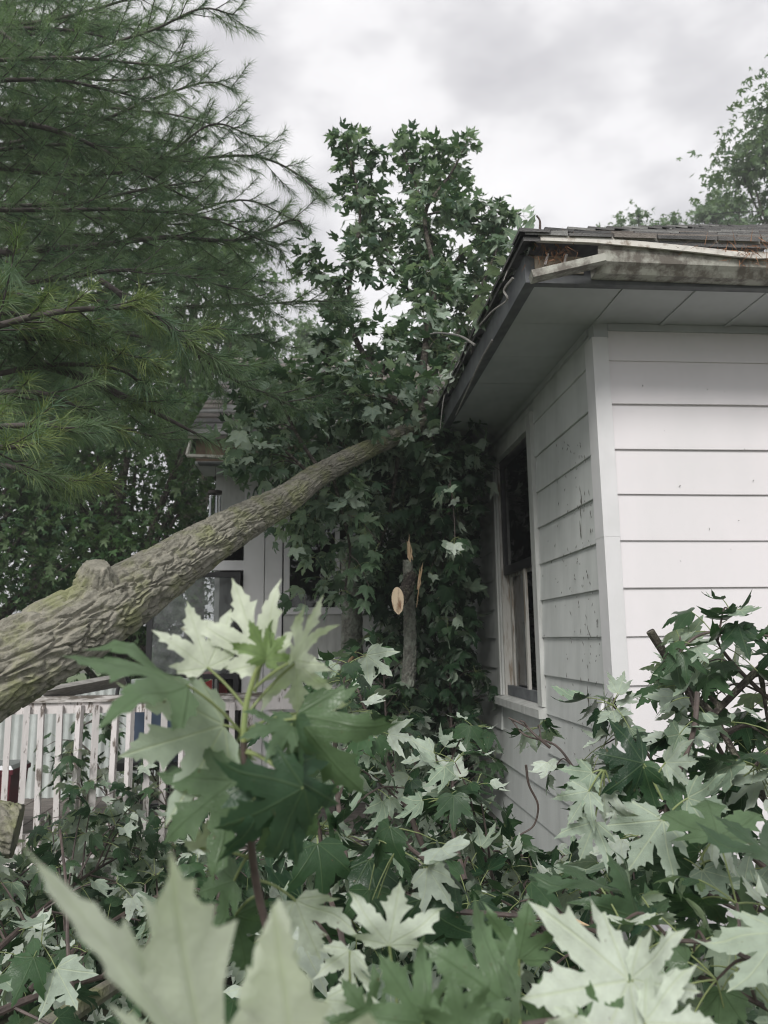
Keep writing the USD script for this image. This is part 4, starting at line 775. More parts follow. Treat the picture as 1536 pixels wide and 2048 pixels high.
# pale leaves along the bottom edge
bl_ = PP([(1500, 2120, .95), (1350, 2060, .9), (1180, 2040, .85), (1000, 2060, .82), (830, 2100, .8), (640, 2160, .8)]); low = thing('low_branch', 'branch of broad silvery leaves along the bottom edge, right of the middle', 'branch', bl_[0])
obj('stem', tube(smooth_line(bl_, 6), np.linspace(.006, .003, 31), 7), 'twig', low, smooth=50)
BL = [((1290, 2060), (1258, 1960), (1050, 1996), -1, .86, .05, .15, 1.15), ((1290, 2050), (1262, 1958), (1404, 1986), -1, .86, .1, .2, 1.1), ((1020, 2060), (1008, 2002), (862, 1888), 1, .84, .25, .4, 1.1), ((860, 2090), (845, 2046), (768, 1912), 1, .78, .3, .3, 1.), ((1040, 2050), (1038, 1918), (1060, 1806), 1, .95, .2, .2, 1.1),
      ((800, 2060), (778, 1892), (800, 1768), -1, .95, .2, .1, 1.05), ((1010, 2060), (1006, 1990), (960, 1872), -1, 1.0, .5, .2, 1.0), ((1290, 2060), (1290, 2045), (1440, 2050), -1, .82, -.1, .2, 1.), ((1040, 2060), (1040, 2040), (1010, 1925), 1, .80, 1.1, .2, .9), ((860, 2090), (880, 2060), (960, 1990), 1, .76, -.3, .3, 1.),
      ((700, 2130), (700, 1900), (690, 2010), -1, .98, .6, .3, 1.), ((1180, 2060), (1150, 2030), (1130, 2110), -1, .8, .2, .3, 1.), ((740, 2120), (745, 2050), (690, 1960), 1, .85, .2, .3, 1.), ((1340, 2060), (1330, 2040), (1240, 1990), 1, 1.0, .2, .3, 1.1), ((930, 2090), (925, 2075), (905, 1960), 1, .74, .15, .3, 1.),
      ((1120, 2060), (1090, 2060), (1080, 1960), 1, .92, -.3, .2, 1.), ((1210, 2060), (1190, 2070), (1250, 2000), 1, .84, .4, .2, 1.), ((660, 2150), (650, 2000), (720, 2090), -1, .9, .2, .2, 1.), ((760, 2110), (790, 2080), (820, 1985), -1, .86, .3, .2, 1.)]
put_leaves([px_leaf(*h[:4], h[4], tilt=h[5], bend=h[6], width=h[7], r=r, rnd=.95 if h[3] < 0 else r.uniform(.75, 1.)) for h in BL], low, 'shoot_leaf')

# ------------------------------------------------------------------ branches at the right
def pbranch(name, label, pts, r0, r1, seed, extra=(), extra2=(), **k): return branch(name, label, 'branch', PP(pts), r0, r1, seed=seed, extra=list(extra2) + [px_leaf(*h[:4], h[4], tilt=h[5], bend=h[6], width=h[7], r=r, rnd=r.random()) for h in extra], **k)
RX = [((1325, 1600), (1288, 1527), (1192, 1504), 1, 1.5, .1, .3, 1.1), ((1325, 1600), (1286, 1532), (1236, 1618), 1, 1.5, -.2, .4, 1.05), ((1330, 1640), (1326, 1640), (1253, 1742), -1, 1.45, .15, .3, 1.), ((1345, 1620), (1375, 1596), (1464, 1622), -1, 1.5, .1, .3, 1.05),
      ((1400, 1720), (1428, 1676), (1512, 1702), -1, 1.45, .2, .3, 1.), ((1410, 1740), (1400, 1702), (1322, 1640), 1, 1.5, .1, .3, 1.1), ((1335, 1680), (1350, 1715), (1302, 1802), 1, 1.5, .1, .3, 1.), ((1400, 1730), (1420, 1720), (1470, 1770), 1, 1.5, -.3, .4, 1.05), ((1310, 1560), (1330, 1525), (1400, 1525), -1, 1.55, .3, .3, 1.),
      ((1208, 1540), (1190, 1642), (1158, 1722), -1, 1.5, .1, .35, 1.), ((1208, 1540), (1208, 1572), (1210, 1648), -1, 1.52, .1, .3, .9), ((1205, 1540), (1178, 1582), (1134, 1648), -1, 1.5, .2, .3, .95), ((1205, 1540), (1185, 1545), (1126, 1585), -1, 1.52, .2, .4, .9), ((1210, 1540), (1235, 1615), (1258, 1668), -1, 1.52, .1, .3, .9)]
pbranch('right_branch', 'leafy maple branch hanging over the white front wall, with a long curved dark twig', [(1395, 1385, 1.75), (1385, 1470, 1.7), (1338, 1600, 1.6), (1332, 1680, 1.55), (1375, 1755, 1.5), (1465, 1815, 1.5), (1560, 1840, 1.5)], .0062, .003, 51, RX, size=.105, step=.16, side=(.08, .2), under=.4, droop=.9, limit=300, level=1)
pbranch('broken_branch', 'thick dark broken branch with a snapped end, in front of the white front wall', [(1300, 1262, 1.95), (1340, 1325, 1.95), (1378, 1385, 1.95), (1425, 1430, 1.95), (1500, 1560, 1.9), (1580, 1660, 1.9)], .011, .0075, 52, size=.10, step=.17, side=(.08, .26), droop=.8, level=1, start=.25, barkm='dark_bark')
pbranch('forked_branch', 'dark forked branch coming in from the right edge, over the front wall', [(1640, 1250, 2.0), (1536, 1322, 2.0), (1450, 1405, 1.97), (1390, 1470, 1.95)], .011, .008, 53, size=.10, step=.15, side=(.08, .25), level=1, droop=.7, barkm='dark_bark')
pbranch('arching_twig', 'thin twig arching right, high against the white front wall', [(1345, 1322, 1.9), (1390, 1275, 1.9), (1450, 1262, 1.88), (1560, 1275, 1.9)], .004, .0025, 54, size=.085, step=.11, side=(.03, .1), level=1, droop=.7, under=.4, nl=(3, 4))
pbranch('post_branch', 'clump of drooping pale leaves at the foot of the corner post', [(1330, 1560, 2.15), (1290, 1500, 2.2), (1250, 1440, 2.2), (1225, 1410, 2.2)], .005, .003, 55, size=.105, step=.07, side=(.05, .16), under=.7, droop=1.2)
pbranch('wall_sprig', 'small drooping sprig of white-backed leaves below the side window', [(1190, 1600, 2.3), (1150, 1540, 2.35), (1110, 1490, 2.4), (1050, 1470, 2.45), (1022, 1438, 2.5)], .005, .0025, 56, size=.075, step=.13, side=(.03, .09), under=.7, droop=1.2, end=0, start=0.3)
pbranch('edge_branch', 'pale leaves hanging at the right edge beside the front wall', [(1640, 1480, 1.6), (1560, 1490, 1.6), (1510, 1530, 1.6)], .005, .003, 57, size=.12, step=.06, side=(.05, .12), under=.75, droop=1.1)
pbranch('corner_branch', 'green leafy branch in the lower right corner', [(1660, 1980, 1.15), (1540, 1940, 1.15), (1440, 1890, 1.2), (1330, 1880, 1.25)], .006, .003, 58, size=.12, step=.055, side=(.05, .18), under=.25, droop=.6, level=2, m='shoot_leaf')
pbranch('corner_branch_lower', 'lower green leafy branch at the bottom right edge', [(1680, 2090, 1.3), (1560, 2030, 1.3), (1420, 1960, 1.35), (1300, 1940, 1.4)], .006, .003, 59, size=.115, step=.06, side=(.05, .18), under=.35, droop=.8, level=1, m='shoot_leaf')
for n_, lab, pts, sd_, und in (('high_brush', 'dense leafy branch high at the right edge against the white front wall', [(1640, 1480, 2.0), (1540, 1400, 2.0), (1460, 1320, 2.0), (1425, 1265, 1.95)], 151, .4), ('front_brush', 'dark leafy branch between the broken branch and the front wall', [(1500, 1600, 2.1), (1440, 1500, 2.1), (1400, 1420, 2.1), (1370, 1370, 2.1)], 152, .3),
        ('right_heap', 'leafy heap against the front wall behind the long curved twig', [(1560, 1760, 1.9), (1460, 1680, 2.0), (1360, 1620, 2.1), (1290, 1600, 2.2)], 153, .45), ('low_heap', 'dark leafy heap at the foot of the front wall, lower right', [(1600, 1880, 1.8), (1480, 1800, 1.85), (1350, 1780, 1.9), (1230, 1780, 2.0)], 154, .3)):
    pbranch(n_, lab, pts, .008, .003, sd_, size=.10, step=.05, side=(.06, .28), under=und, droop=.8, nl=(3, 5), end=7)
# ------------------------------------------------------------------ the pile of broken branches: middle and left
MID_ = [('wall_foot_branch', 'dark leafy branch along the foot of the side wall', [(1260, 1800, 2.2), (1150, 1760, 2.5), (1060, 1720, 2.8), (985, 1680, 3.1)], .012, 61, 0.25),
        ('middle_branch', 'leafy branch lying left of the side wall, crowned by a clump of white leaves', [(1000, 1800, 2.2), (960, 1700, 2.4), (900, 1600, 2.7), (872, 1520, 2.9)], .010, 62, 0.32),
        ('umbrella_branch', 'branch with an umbrella of drooping white leaves before the dark corner', [(930, 1760, 2.1), (905, 1660, 2.2), (890, 1600, 2.25)], .008, 63, .55),
        ('upper_pile_branch', 'dark green branch rising in front of the grey young trunk', [(850, 1700, 2.8), (790, 1560, 3.1), (740, 1440, 3.4), (700, 1340, 3.6)], .012, 64, 0.15),
        ('pile_branch_behind_shoot', 'dark green branch just right of the tall pale shoot', [(700, 1780, 2.0), (680, 1640, 2.2), (670, 1500, 2.4), (690, 1400, 2.6)], .010, 65, 0.20),
        ('wet_branch', 'glossy dark green wet leaves hanging near the middle of the pile', [(760, 1650, 1.6), (800, 1680, 1.55), (850, 1720, 1.5)], .006, 66, .1),
        ('low_middle_branch', 'pile of green and white leaves on the ground below the side wall', [(1120, 1880, 2.0), (1010, 1820, 2.1), (900, 1800, 2.2), (800, 1790, 2.3)], .010, 67, 0.35),
        ('dark_pile_branch', 'dark leafy branch deep in the pile beside the side wall', [(1160, 1850, 2.3), (1080, 1800, 2.5), (990, 1770, 2.8), (910, 1700, 3.0)], .010, 68, 0.15),
        ('twig_heap', 'leafy twigs heaped low at the centre right of the pile', [(1260, 1900, 1.8), (1160, 1850, 1.9), (1080, 1870, 2.0), (960, 1850, 2.0)], .009, 69, 0.30),
        ('shoot_side_branch', 'white-leaved branch low beside the tall shoot', [(700, 1980, 1.4), (680, 1860, 1.5), (650, 1760, 1.6), (640, 1660, 1.7)], .007, 70, .65),
        ('climbing_branch', 'dark branch climbing the left balusters of the railing', [(120, 1800, 3.4), (150, 1700, 4.2), (170, 1600, 4.7), (140, 1500, 4.95)], .010, 71, 0.21),
        ('railing_branch', 'leafy branch leaning on the middle of the railing', [(330, 1800, 3.6), (350, 1700, 4.3), (330, 1600, 4.8), (300, 1540, 4.95)], .010, 72, 0.21),
        ('behind_rail_branch', 'grey-green branch seen through the left balusters', [(230, 1640, 5.6), (190, 1520, 5.7), (150, 1470, 5.7), (200, 1430, 5.7)], .010, 73, .4),
        ('left_pile_branch', 'dark leafy branch at the far left below the log', [(-60, 1950, 2.3), (60, 1840, 2.6), (160, 1760, 3.0), (260, 1700, 3.4)], .012, 74, 0.24),
        ('left_low_branch', 'leafy branch across the lower left corner', [(-80, 2060, 1.9), (80, 1990, 2.0), (220, 1950, 2.2), (360, 1920, 2.3)], .012, 75, 0.24),
        ('left_mid_branch', 'branch of grey-green leaves behind the blurred near leaves', [(60, 1980, 2.6), (200, 1860, 2.8), (320, 1790, 3.0), (450, 1740, 3.2)], .012, 76, 0.27),
        ('left_edge_branch', 'dark branch with a yellowing leaf at the left edge', [(-120, 1820, 2.6), (0, 1780, 2.8), (120, 1740, 3.2), (230, 1680, 3.6)], .009, 77, 0.21),
        ('gap_branch', 'dim branch between the shoot and the railing end', [(420, 1900, 2.4), (440, 1780, 2.8), (460, 1680, 3.2), (480, 1600, 3.6)], .010, 78, 0.21),
        ('bottom_left_twigs', 'dim twigs at the bottom edge under the blurred leaves', [(-40, 2140, 1.5), (120, 2080, 1.6), (300, 2050, 1.7), (480, 2030, 1.7)], .008, 79, 0.24)]
for n_, lab, pts, r0, sd_, und in MID_:
    hl_ = n_ in ('wet_branch', 'umbrella_branch', 'shoot_side_branch')
    pbranch(n_, lab, pts, r0, .004, sd_, size=.10 if not hl_ else .12, step=.055 if not hl_ else .07, side=(.05, .2) if n_ in ('wall_foot_branch', 'dark_pile_branch') else (.08, .42) if not hl_ else (.06, .2), under=und, droop=.95 if not hl_ else 1.3, nl=(3, 5), limit=300, end=8, spread=1.2)
for n_, lab, pts, w in (('bare_stick', 'bare dark stick with a pale split end lying across the pile below the side wall', [(880, 1822, 1.75), (960, 1826, 1.75), (1060, 1834, 1.75), (1130, 1842, 1.75)], .007), ('leaning_stick', 'bare stick leaning at the left, in front of the dark pile', [(150, 2020, 1.9), (136, 1900, 2.0), (133, 1780, 2.1), (120, 1660, 2.3)], .006),
                       ('thick_limb', 'mossy limb lying in the dark at the lower left', [(60, 2080, 1.9), (180, 2000, 2.1), (260, 1955, 2.3), (330, 1940, 2.5)], .03), ('curved_twig', 'curved thin twig in front of the side wall', [(1052, 1530, 2.3), (1058, 1570, 2.3), (1076, 1610, 2.3), (1068, 1650, 2.3), (1040, 1670, 2.3)], .004),
                       ('window_twig', 'forked twig sticking up below the side window', [(1100, 1495, 2.4), (1070, 1470, 2.4), (1050, 1452, 2.45), (1018, 1436, 2.5)], .005), ('thin_stem', 'thin brown stem standing in the dark pile behind the white clump', [(832, 1540, 2.9), (826, 1500, 2.9), (815, 1470, 2.9)], .004),
                       ('roof_twig', 'bare twig standing up from the hip of the roof', [(1079, 468, 3.35), (1080, 452, 3.35), (1079, 440, 3.35), (1073, 431, 3.35)], .0062)):
    l = smooth_line(PP(pts), 6); t = thing(n_, lab, 'stick', l[0]); obj('stick', tube(l, np.linspace(w, w * .6, len(l)), 7), 'maple_bark' if n_ == 'thick_limb' else 'twig', t, smooth=50)
    if n_ == 'bare_stick':
        for a, b, w_ in (((1105, 1828, 1.74), (1180, 1852, 1.72), .009), ((1135, 1850, 1.74), (1172, 1862, 1.73), .005)): obj('split_end', tube([P(*a), P(*a) * .5 + P(*b) * .5, P(*b)], [w_ * .3, w_, .001], 5), 'wood_fresh', t)
    if n_ == 'window_twig': obj('fork', tube(PP([(1058, 1458, 2.44), (1048, 1444, 2.44), (1040, 1441, 2.44)]), .003, 5), 'twig', t)
# wires and twigs lying along the left eave of the house
for n_, lab, pts, w in (('eave_twig', 'pale bare twig hooked over the left eave near the roof corner', [(1026, 556, 3.1), (1008, 580, 3.15), (1014, 600, 3.15), (985, 622, 3.3), (960, 650, 3.5)], .006), ('eave_stick', 'pale stick lying along the left eave', [(985, 680, 3.6), (962, 720, 3.8), (930, 790, 4.2), (912, 830, 4.5)], .007), ('crooked_twig', 'crooked pale twig reaching left from the eave into the crown', [(950, 690, 3.7), (920, 672, 3.8), (880, 666, 4.0), (860, 668, 4.1)], .007)):
    l = smooth_line(PP(pts), 6); t = thing(n_, lab, 'stick', l[0]); obj('stick', tube(l, np.linspace(w, w * .5, len(l)), 6), 'board_grey', t, smooth=50)
cur = np.random.default_rng(44)
def curtain(n, x0, x1, y0, y1, d0, d1):
    out = []
    for _ in range(n): out.append(leaf(P(cur.uniform(x0, x1), cur.uniform(y0, y1), cur.uniform(d0, d1)), nz(cur.normal(0, 1, 3) + [0, 0, -1.0]), -CF * .7 + UP + cur.normal(0, .7, 3), cur.uniform(.08, .14), 1, r=cur, rnd=cur.uniform(0, .25)))
    return out
EXTRA = {'corner_shrub': (300, 820, 950, 1240, 1560, 5.0, 6.0), 'corner_bush': (180, 735, 830, 1260, 1560, 5.2, 6.0), 'shaded_branch': (380, 820, 960, 850, 1260, 5.0, 6.0), 'shaded_bough': (330, 735, 840, 880, 1240, 5.3, 6.1)}
for n_, lab, pts, r0, sd_ in (('corner_shrub', 'dark shrub growing in the inner corner between side wall and porch', [(905, 1640, 5.0), (905, 1500, 5.1), (900, 1380, 5.2), (905, 1250, 5.3)], .012, 91), ('corner_bush', 'dark leafy bush left of the corner shrub, against the porch wall', [(780, 1640, 4.9), (775, 1500, 5.0), (770, 1400, 5.1), (765, 1290, 5.2)], .012, 92),
                         ('shaded_branch', 'shaded leafy branch hanging from the eave in the dark inner corner', [(900, 850, 5.4), (905, 960, 5.3), (890, 1080, 5.3), (880, 1200, 5.4)], .012, 93), ('shaded_bough', 'shaded leafy bough under the fallen trunk tip, before the porch wall', [(840, 850, 5.5), (800, 960, 5.6), (820, 1100, 5.7), (850, 1220, 5.7)], .012, 94)):
    pbranch(n_, lab, pts, r0, .004, sd_, size=.11, step=.045, side=(.12, .45), under=.06, droop=.9, nl=(3, 5), end=8, spread=1.3, extra2=curtain(*EXTRA[n_]))
ed = np.random.default_rng(77); dl, dt = [], []
for _ in range(150):
    t = ed.uniform(-.45, 3.0) ; c = H(-RL + ed.uniform(-.02, .10), t, EAVE + .03 + ed.uniform(0, .05)); dl.append(leaf(c, nz(ed.normal(0, 1, 3) + [-.6, 0, -.3]), UP + ed.normal(0, .6, 3), ed.uniform(.05, .11), 1, r=ed))
for _ in range(40):
    t = ed.uniform(-.3, 2.8); c = H(-RL + ed.uniform(-.03, .05), t, EAVE + .03); d = nz(HV * ed.choice([-1, 1]) + ed.normal(0, .45, 3)); L = ed.uniform(.08, .4); dt.append(tube(smooth_line([c, c + d * L * .5 + UP * .015, c + d * L - UP * .03], 3), np.linspace(.0045, .0018, 7), 5))
de = thing('eave_debris', 'leaves and bits of twig caught along the left eave of the house', 'debris', H(-RL, 1, EAVE)); obj('twigs', cat_m(dt), 'board_grey', de, kind='stuff'); put_leaves(dl, de)
# leaves hanging in the dark corner, lit
pbranch('corner_sprig', 'single lit sprig of white leaves hanging in the dark corner beside the window', [(900, 960, 4.3), (908, 1030, 4.3), (910, 1075, 4.25)], .004, .002, 81, size=.10, step=.5, side=(.02, .04), under=.6, droop=1.3, end=7)
# low ground cover of leaves under everything
gl = []; gr = np.random.default_rng(8)
for _ in range(5600):
    x, y = gr.uniform(-3.6, 1.6), gr.uniform(.9, 5.6) ** 1.0
    if (np.array([x, y]) - HC[:2]) @ HU[:2] > -.15 and (np.array([x, y]) - HC[:2]) @ HV[:2] > -.1: continue
    top = (.2 + .25 * np.clip(1 - abs(x - .35) / 1.1, 0, 1)); z = top * gr.uniform(.1, 1) ** .6
    d = nz(gr.normal(0, 1, 3) * [1, 1, .5]); gl.append(leaf((x, y, z), d, UP * (1 if gr.random() < .78 else -1) + gr.normal(0, .5, 3), gr.uniform(.07, .12), 1, r=gr))
V, F, U, R, n = [], [], [], [], 0
for v, f, uv, rd in gl: V.append(v); F.append(f + n); U.append(uv); R.append(rd); n += len(v)
lg = obj('fallen_leaves', (np.vstack(V), np.vstack(F)), 'maple_leaf', smooth=True, uv=np.vstack(U), rnd=np.concatenate(R)); data(lg.GetPrim(), 'thick bed of fallen maple leaves and leafy twigs over the ground', 'leaves', kind='stuff')

# ------------------------------------------------------------------ white pine at the left
pine = thing('white_pine', 'big white pine reaching in from the upper left with long soft needles', 'tree', (-5.2, 6.2, 0))
pr_ = np.random.default_rng(17)
TR = smooth_line([(-5.2, 6.2, -.1), (-5.15, 6.25, 3), (-5.2, 6.2, 7), (-5.1, 6.3, 12)], 8); obj('trunk', tube(TR, np.linspace(.26, .12, len(TR)), 16), 'pine_bark', pine, smooth=True)
def tuft(p, d, L, n, r):
    d = nz(d); a = nz(np.cross(d, r.normal(0, 1, 3))); b = np.cross(d, a); th = r.uniform(0, 2 * np.pi, n); sp = r.uniform(.25, 1.15, n)
    dirs = d[None] * np.cos(sp)[:, None] + (np.cos(th) * np.sin(sp))[:, None] * a + (np.sin(th) * np.sin(sp))[:, None] * b; dirs[:, 2] -= .12
    base = p + d * r.uniform(-.09, .01, n)[:, None]; ln = L * r.uniform(.7, 1.1, n)[:, None]; w = np.cross(dirs, r.normal(0, 1, (n, 3))); w /= np.linalg.norm(w, axis=1, keepdims=True); w *= .00105 + .00025 * (np.linalg.norm(p - EYE) > 3.9)
    mid = base + dirs * ln * .55; tip = base + dirs * ln + np.array([0, 0, -.13]) * ln * r.uniform(.3, 1.2, n)[:, None]
    v = np.stack([base - w, base + w, mid + w, mid - w, tip], 1).reshape(-1, 3); k = np.arange(n)[:, None] * 5; f = np.vstack([k + [0, 1, 2], k + [0, 2, 3], k + [3, 2, 4]])
    if np.linalg.norm(p - EYE) > 3.9:
        v = np.stack([base - w, base + w, tip], 1).reshape(-1, 3); f = np.arange(n)[:, None] * 3 + [0, 1, 2]
    return v, f, np.full((len(v), 2), .3), np.full(len(v), r.random())
BOUGHS = [[(-120, 225, 4.6), (0, 240, 4.6), (100, 258, 4.6), (200, 298, 4.7), (330, 372, 4.8), (410, 415, 4.9)], [(-100, 165, 5.2), (0, 135, 5.2), (150, 105, 5.1), (300, 62, 5.0), (400, 18, 5.0), (470, 30, 5.0)], [(200, 330, 5.4), (350, 322, 5.4), (500, 312, 5.4), (590, 345, 5.4), (650, 402, 5.4)],
          [(-60, 510, 4.4), (30, 505, 4.4), (200, 490, 4.5), (330, 475, 4.6), (480, 480, 4.7), (585, 440, 4.8), (610, 462, 4.8)], [(180, 600, 5.0), (300, 612, 5.0), (480, 610, 5.1), (600, 603, 5.2), (690, 602, 5.2)], [(-60, 668, 2.9), (80, 630, 2.9), (200, 617, 3.0), (300, 625, 3.1), (400, 700, 3.3), (460, 740, 3.4)],
          [(-40, 676, 3.2), (80, 678, 3.2), (200, 692, 3.2), (320, 735, 3.2)], [(60, 720, 3.4), (170, 757, 3.4), (260, 800, 3.4), (340, 840, 3.45), (420, 882, 3.5)], [(200, 560, 3.6), (300, 628, 3.6), (400, 710, 3.7), (470, 760, 3.8), (560, 800, 4.0), (600, 822, 4.1)],
          [(-60, 920, 3.2), (30, 935, 3.2), (120, 955, 3.2), (215, 965, 3.3)], [(-60, 890, 2.7), (20, 895, 2.7), (80, 885, 2.7)], [(-60, 60, 5.5), (100, 40, 5.4), (250, 0, 5.4), (350, -40, 5.4)], [(-60, 330, 4.9), (150, 350, 5.0), (300, 330, 5.1), (420, 250, 5.2), (500, 270, 5.2)],
          [(-60, 300, 5.4), (150, 260, 5.4), (300, 200, 5.4), (410, 165, 5.4), (468, 178, 5.4)], [(-60, 420, 4.2), (120, 420, 4.3), (280, 420, 4.4), (430, 440, 4.6), (560, 500, 4.8)], [(-80, 580, 3.8), (100, 560, 3.8), (260, 540, 3.9), (400, 560, 4.1), (520, 600, 4.3)], [(-60, 760, 3.3), (100, 730, 3.3), (240, 740, 3.3), (300, 790, 3.3)],
          [(-60, 20, 4.9), (120, 140, 4.9), (260, 160, 5.0), (380, 130, 5.1)], [(-60, 560, 4.6), (150, 640, 4.6), (330, 680, 4.8), (480, 670, 5.0), (560, 690, 5.0)], [(-60, 800, 3.8), (120, 800, 3.8), (260, 860, 3.9), (340, 880, 4.0)], [(100, 380, 5.8), (300, 440, 5.8), (480, 400, 5.8), (590, 440, 5.8)],
          [(-60, 100, 6.2), (150, 200, 6.2), (350, 230, 6.2), (460, 260, 6.2)], [(-60, 460, 6.0), (150, 380, 6.0), (300, 280, 6.0), (440, 330, 6.0)], [(0, 560, 6.2), (200, 500, 6.2), (380, 530, 6.2), (520, 560, 6.2)], [(-60, 700, 5.4), (150, 600, 5.4), (330, 560, 5.4), (480, 520, 5.4)]]
for k in range(30):
    d0 = pr_.uniform(4.4, 7.2); y0 = pr_.uniform(-80, 800); x1 = np.interp(y0, [-80, 150, 330, 480, 600, 800], [330, 400, 500, 510, 480, 230]) * pr_.uniform(.55, 1.0); y1 = y0 + pr_.uniform(-60, 70)
    BOUGHS.append([(-140, y0 - 10, d0), (x1 * .3, y0 - 25 + pr_.normal(0, 20), d0), (x1 * .7, (y0 + y1) / 2 - 12, d0 + .15), (x1, y1, d0 + .3)])
for k in range(9):
    d0 = pr_.uniform(2.7, 4.2); y0 = pr_.uniform(520, 900); x1 = pr_.uniform(60, 215); BOUGHS.append([(-140, y0, d0), (x1 * .4, y0 - 15, d0), (x1, y0 + pr_.uniform(-20, 45), d0 + .2)])
for k in range(26):
    y0 = pr_.uniform(1.1, 2.7); z0 = pr_.uniform(max(4.0, y0 + 1.9), 6.0); BOUGHS.append(('over', [(-4.4, y0 + .5, z0), (-3.0, y0, z0 + .1), (-1.4, y0 - .1, z0 + .1), (pr_.uniform(-.5, .0), y0 - .15, z0)]))
tufts = []
for bi, bpts in enumerate(BOUGHS):
    over = bpts[0] == 'over'
    line = smooth_line(np.array(bpts[1]) if over else PP(bpts), 9); dep = 5 if over else np.mean([q[2] for q in bpts]); thick = bi in (0, 7, 3)
    obj('bough', tube(line, np.linspace(.024 if thick else .014, .004, len(line)), 8), 'pine_bark', pine, smooth=50)
    seg = np.concatenate([[0], np.cumsum(np.linalg.norm(np.diff(line, axis=0), axis=1))]); tan = np.gradient(line, axis=0); sgn = 1; tw_ = []
    near_ = dep < 3.5
    for s in np.arange(.5 * seg[-1] if over else .05, (.72 if bi == 7 else 1) * seg[-1], (.05 if dep < 5 else .06) if not near_ else .06):
        p = np.array([np.interp(s, seg, line[:, k]) for k in range(3)]); d = nz(np.array([np.interp(s, seg, tan[:, k]) for k in range(3)])); f = s / seg[-1]; sgn = -sgn
        sd2 = nz(np.cross(d, UP)); o = nz(sd2 * sgn * pr_.uniform(.4, 1) + d * .75 + UP * pr_.normal(.05, .3)); L = pr_.uniform(.18, .62) * (1 - .6 * f) * (.75 if near_ else 1)
        q = smooth_line([p, p + o * L * .5, p + o * L + UP * (.06 * L)], 4); tw_.append(tube(q, np.linspace(.0042, .0018, len(q)), 4, caps=False))
        for k_ in range(1 + int(L / .10)):
            w = 1 - k_ * .10 / L; c = q[int(np.clip(w, 0, 1) * (len(q) - 1))]; oo = nz(o + pr_.normal(0, .35, 3)) if k_ else o
            if k_: c2 = c + oo * .07; tw_.append(tube([c, c2], .0016, 3, caps=False)); c = c2
            tufts.append(tuft(c, oo + UP * .12, .095, 52, pr_))
    tufts.append(tuft(line[-1], tan[-1], .10, 70, pr_)); obj('twigs', cat_m(tw_), 'pine_bark', pine, smooth=50, kind='stuff')
tufts.sort(key=lambda l: np.linalg.norm(l[0][0] - EYE))
nb = [t for t in tufts[:300] if pr_.random() < .45]; ids = {id(t) for t in nb}
put_leaves(nb, pine, 'bright_needle', 300, 'needle_tuft', 'needles'); put_leaves([t for t in tufts if id(t) not in ids], pine, 'needle', 300 - len(nb), 'needle_tuft', 'needles')

# ------------------------------------------------------------------ trees behind
def bg_tree(name, label, base, h, crown, n, size, seed, m='far_leaf', trunk_r=.18, clumps=26, cone=False):
    """a tapered trunk with limbs and a crown of leaf-sized faces gathered in uneven clumps. crown: (centre z, rx, ry, rz)"""
    r = np.random.default_rng(seed); t = thing(name, label, 'tree', base); base = np.array(base, float); cz, rx, ry, rz = crown
    l = smooth_line([base + [0, 0, -.1], base + [r.normal(0, .1), 0, h * .3], base + [r.normal(0, .2), 0, h * .6], base + [0, 0, h * .9]], 6); obj('trunk', tube(l, np.linspace(trunk_r, trunk_r * .25, len(l)), 10), 'dark_bark', t, smooth=True)
    V, F, U, R, k = [], [], [], [], 0; cc = []
    for i in range(clumps):
        u = nz(r.normal(0, 1, 3)) * r.uniform(.35, 1) ** .5
        if cone: zz = r.uniform(-1, 1); u = np.array([*(nz(r.normal(0, 1, 2)) * (1 - zz) * .5 * r.uniform(.4, 1)), zz])
        c = base + [0, 0, cz] + u * [rx, ry, rz]; cc.append(c)
        st = l[int(np.clip((c[2] - base[2]) / h * .55, .15, .95) * (len(l) - 1))]; q = smooth_line([st, st * .5 + c * .5 + [0, 0, .2], c], 4); obj('limb', tube(q, np.linspace(trunk_r * .28, .012, len(q)), 5), 'dark_bark', t)
    cr = .36 * (rx * ry * rz) ** (1 / 3)
    nn = n; ci = r.integers(0, clumps, nn); off = r.normal(0, 1, (nn, 3)) * cr * np.array([1, 1, .7]) * r.uniform(.5, 1, (nn, 1))
    pts = np.array(cc)[ci] + off
    for p in pts:
        d = nz(r.normal(0, 1, 3) + [0, 0, -.5]); v, f, uv, rd = leaf(p, d, UP + r.normal(0, .6, 3), size * r.uniform(.6, 1.2), 0, r=r); V.append(v); F.append(f + k); U.append(uv); R.append(rd); k += len(v)
    obj('crown', (np.vstack(V), np.vstack(F)), m, t, smooth=False, uv=np.vstack(U), rnd=np.concatenate(R))
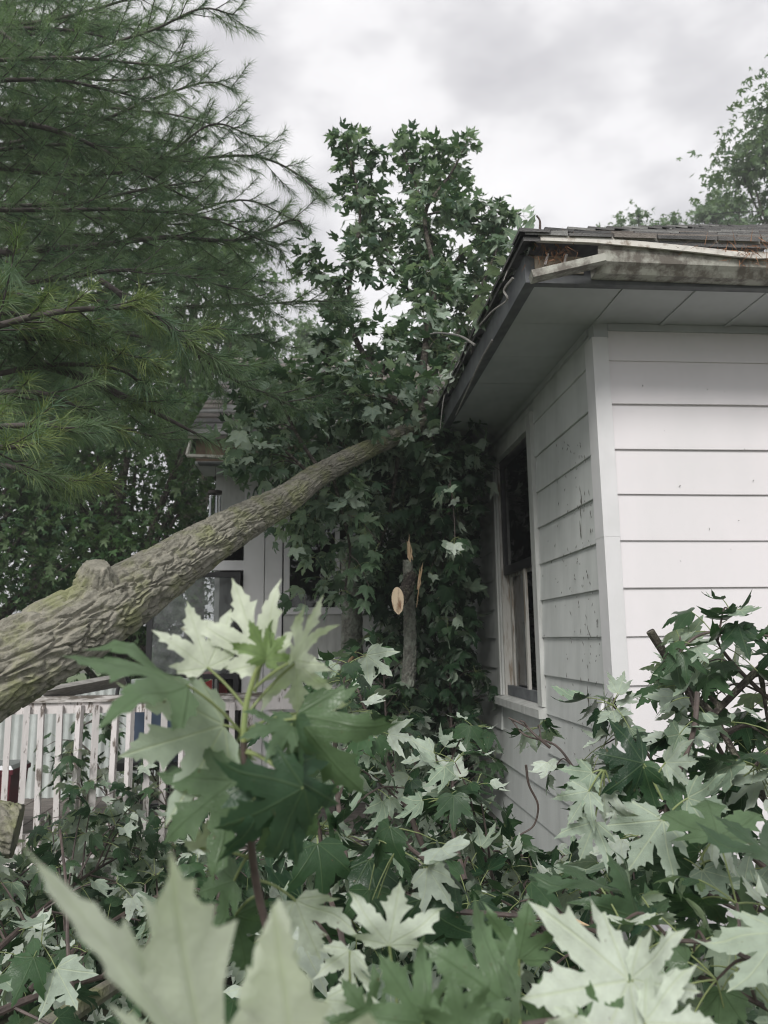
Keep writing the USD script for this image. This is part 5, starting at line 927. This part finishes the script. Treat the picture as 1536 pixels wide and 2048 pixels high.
def bt(name, label, px, py, d, rx, rz, n, size, seed, clumps=34, **k):
    c = P(px, py, d); bg_tree(name, label, (c[0], c[1], 0), c[2] + rz * .6, (c[2], rx, rx * .75, rz), n, size, seed, clumps=clumps, **k)
bt('shade_tree', 'dark dense deciduous tree behind the pine, left of the porch', 250, 1010, 9.5, 1.9, 1.9, 9000, .105, 201, clumps=46)
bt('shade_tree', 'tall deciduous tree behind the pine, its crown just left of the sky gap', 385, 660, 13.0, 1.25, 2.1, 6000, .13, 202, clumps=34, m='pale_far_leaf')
bt('shade_tree', 'bushy tree behind the fallen trunk at the far left edge', -60, 1080, 8.6, 1.5, 1.6, 6000, .10, 203, clumps=36)
bt('shade_tree', 'shaded tree high behind the pine at the left edge', 120, 560, 12.5, 2.6, 3.2, 7000, .14, 209, clumps=40)
bt('shade_tree', 'low shrub under the trunk, between the railing and the storm door', 270, 1290, 8.2, .55, .75, 2500, .09, 210, clumps=18)
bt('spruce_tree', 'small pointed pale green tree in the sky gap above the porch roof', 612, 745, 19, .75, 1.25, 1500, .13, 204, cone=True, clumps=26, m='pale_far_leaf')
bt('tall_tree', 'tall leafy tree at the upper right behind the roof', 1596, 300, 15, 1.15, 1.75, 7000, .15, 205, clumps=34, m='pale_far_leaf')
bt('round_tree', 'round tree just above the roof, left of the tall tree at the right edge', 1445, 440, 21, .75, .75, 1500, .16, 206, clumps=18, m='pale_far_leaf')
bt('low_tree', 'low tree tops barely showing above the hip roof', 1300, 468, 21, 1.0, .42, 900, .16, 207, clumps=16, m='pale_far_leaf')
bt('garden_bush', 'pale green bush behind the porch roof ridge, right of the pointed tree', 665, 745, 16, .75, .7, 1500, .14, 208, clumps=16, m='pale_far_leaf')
if HAZE > 0:
    usdkit.material(stage, '/World/Looks/mist', {'v': ('principled_volume', {'color': (.93, .96, .96), 'density': HAZE, 'anisotropy': .25})}, [], volume='v.volume')
    M['mist'] = UsdShade.Material.Get(stage, '/World/Looks/mist')
    hz_ = obj('haze', box((-420, -320, -1.2), (420, 620, 17)), 'mist'); data(hz_.GetPrim(), 'thin pale mist filling the air around the house and trees', 'haze', kind='stuff')
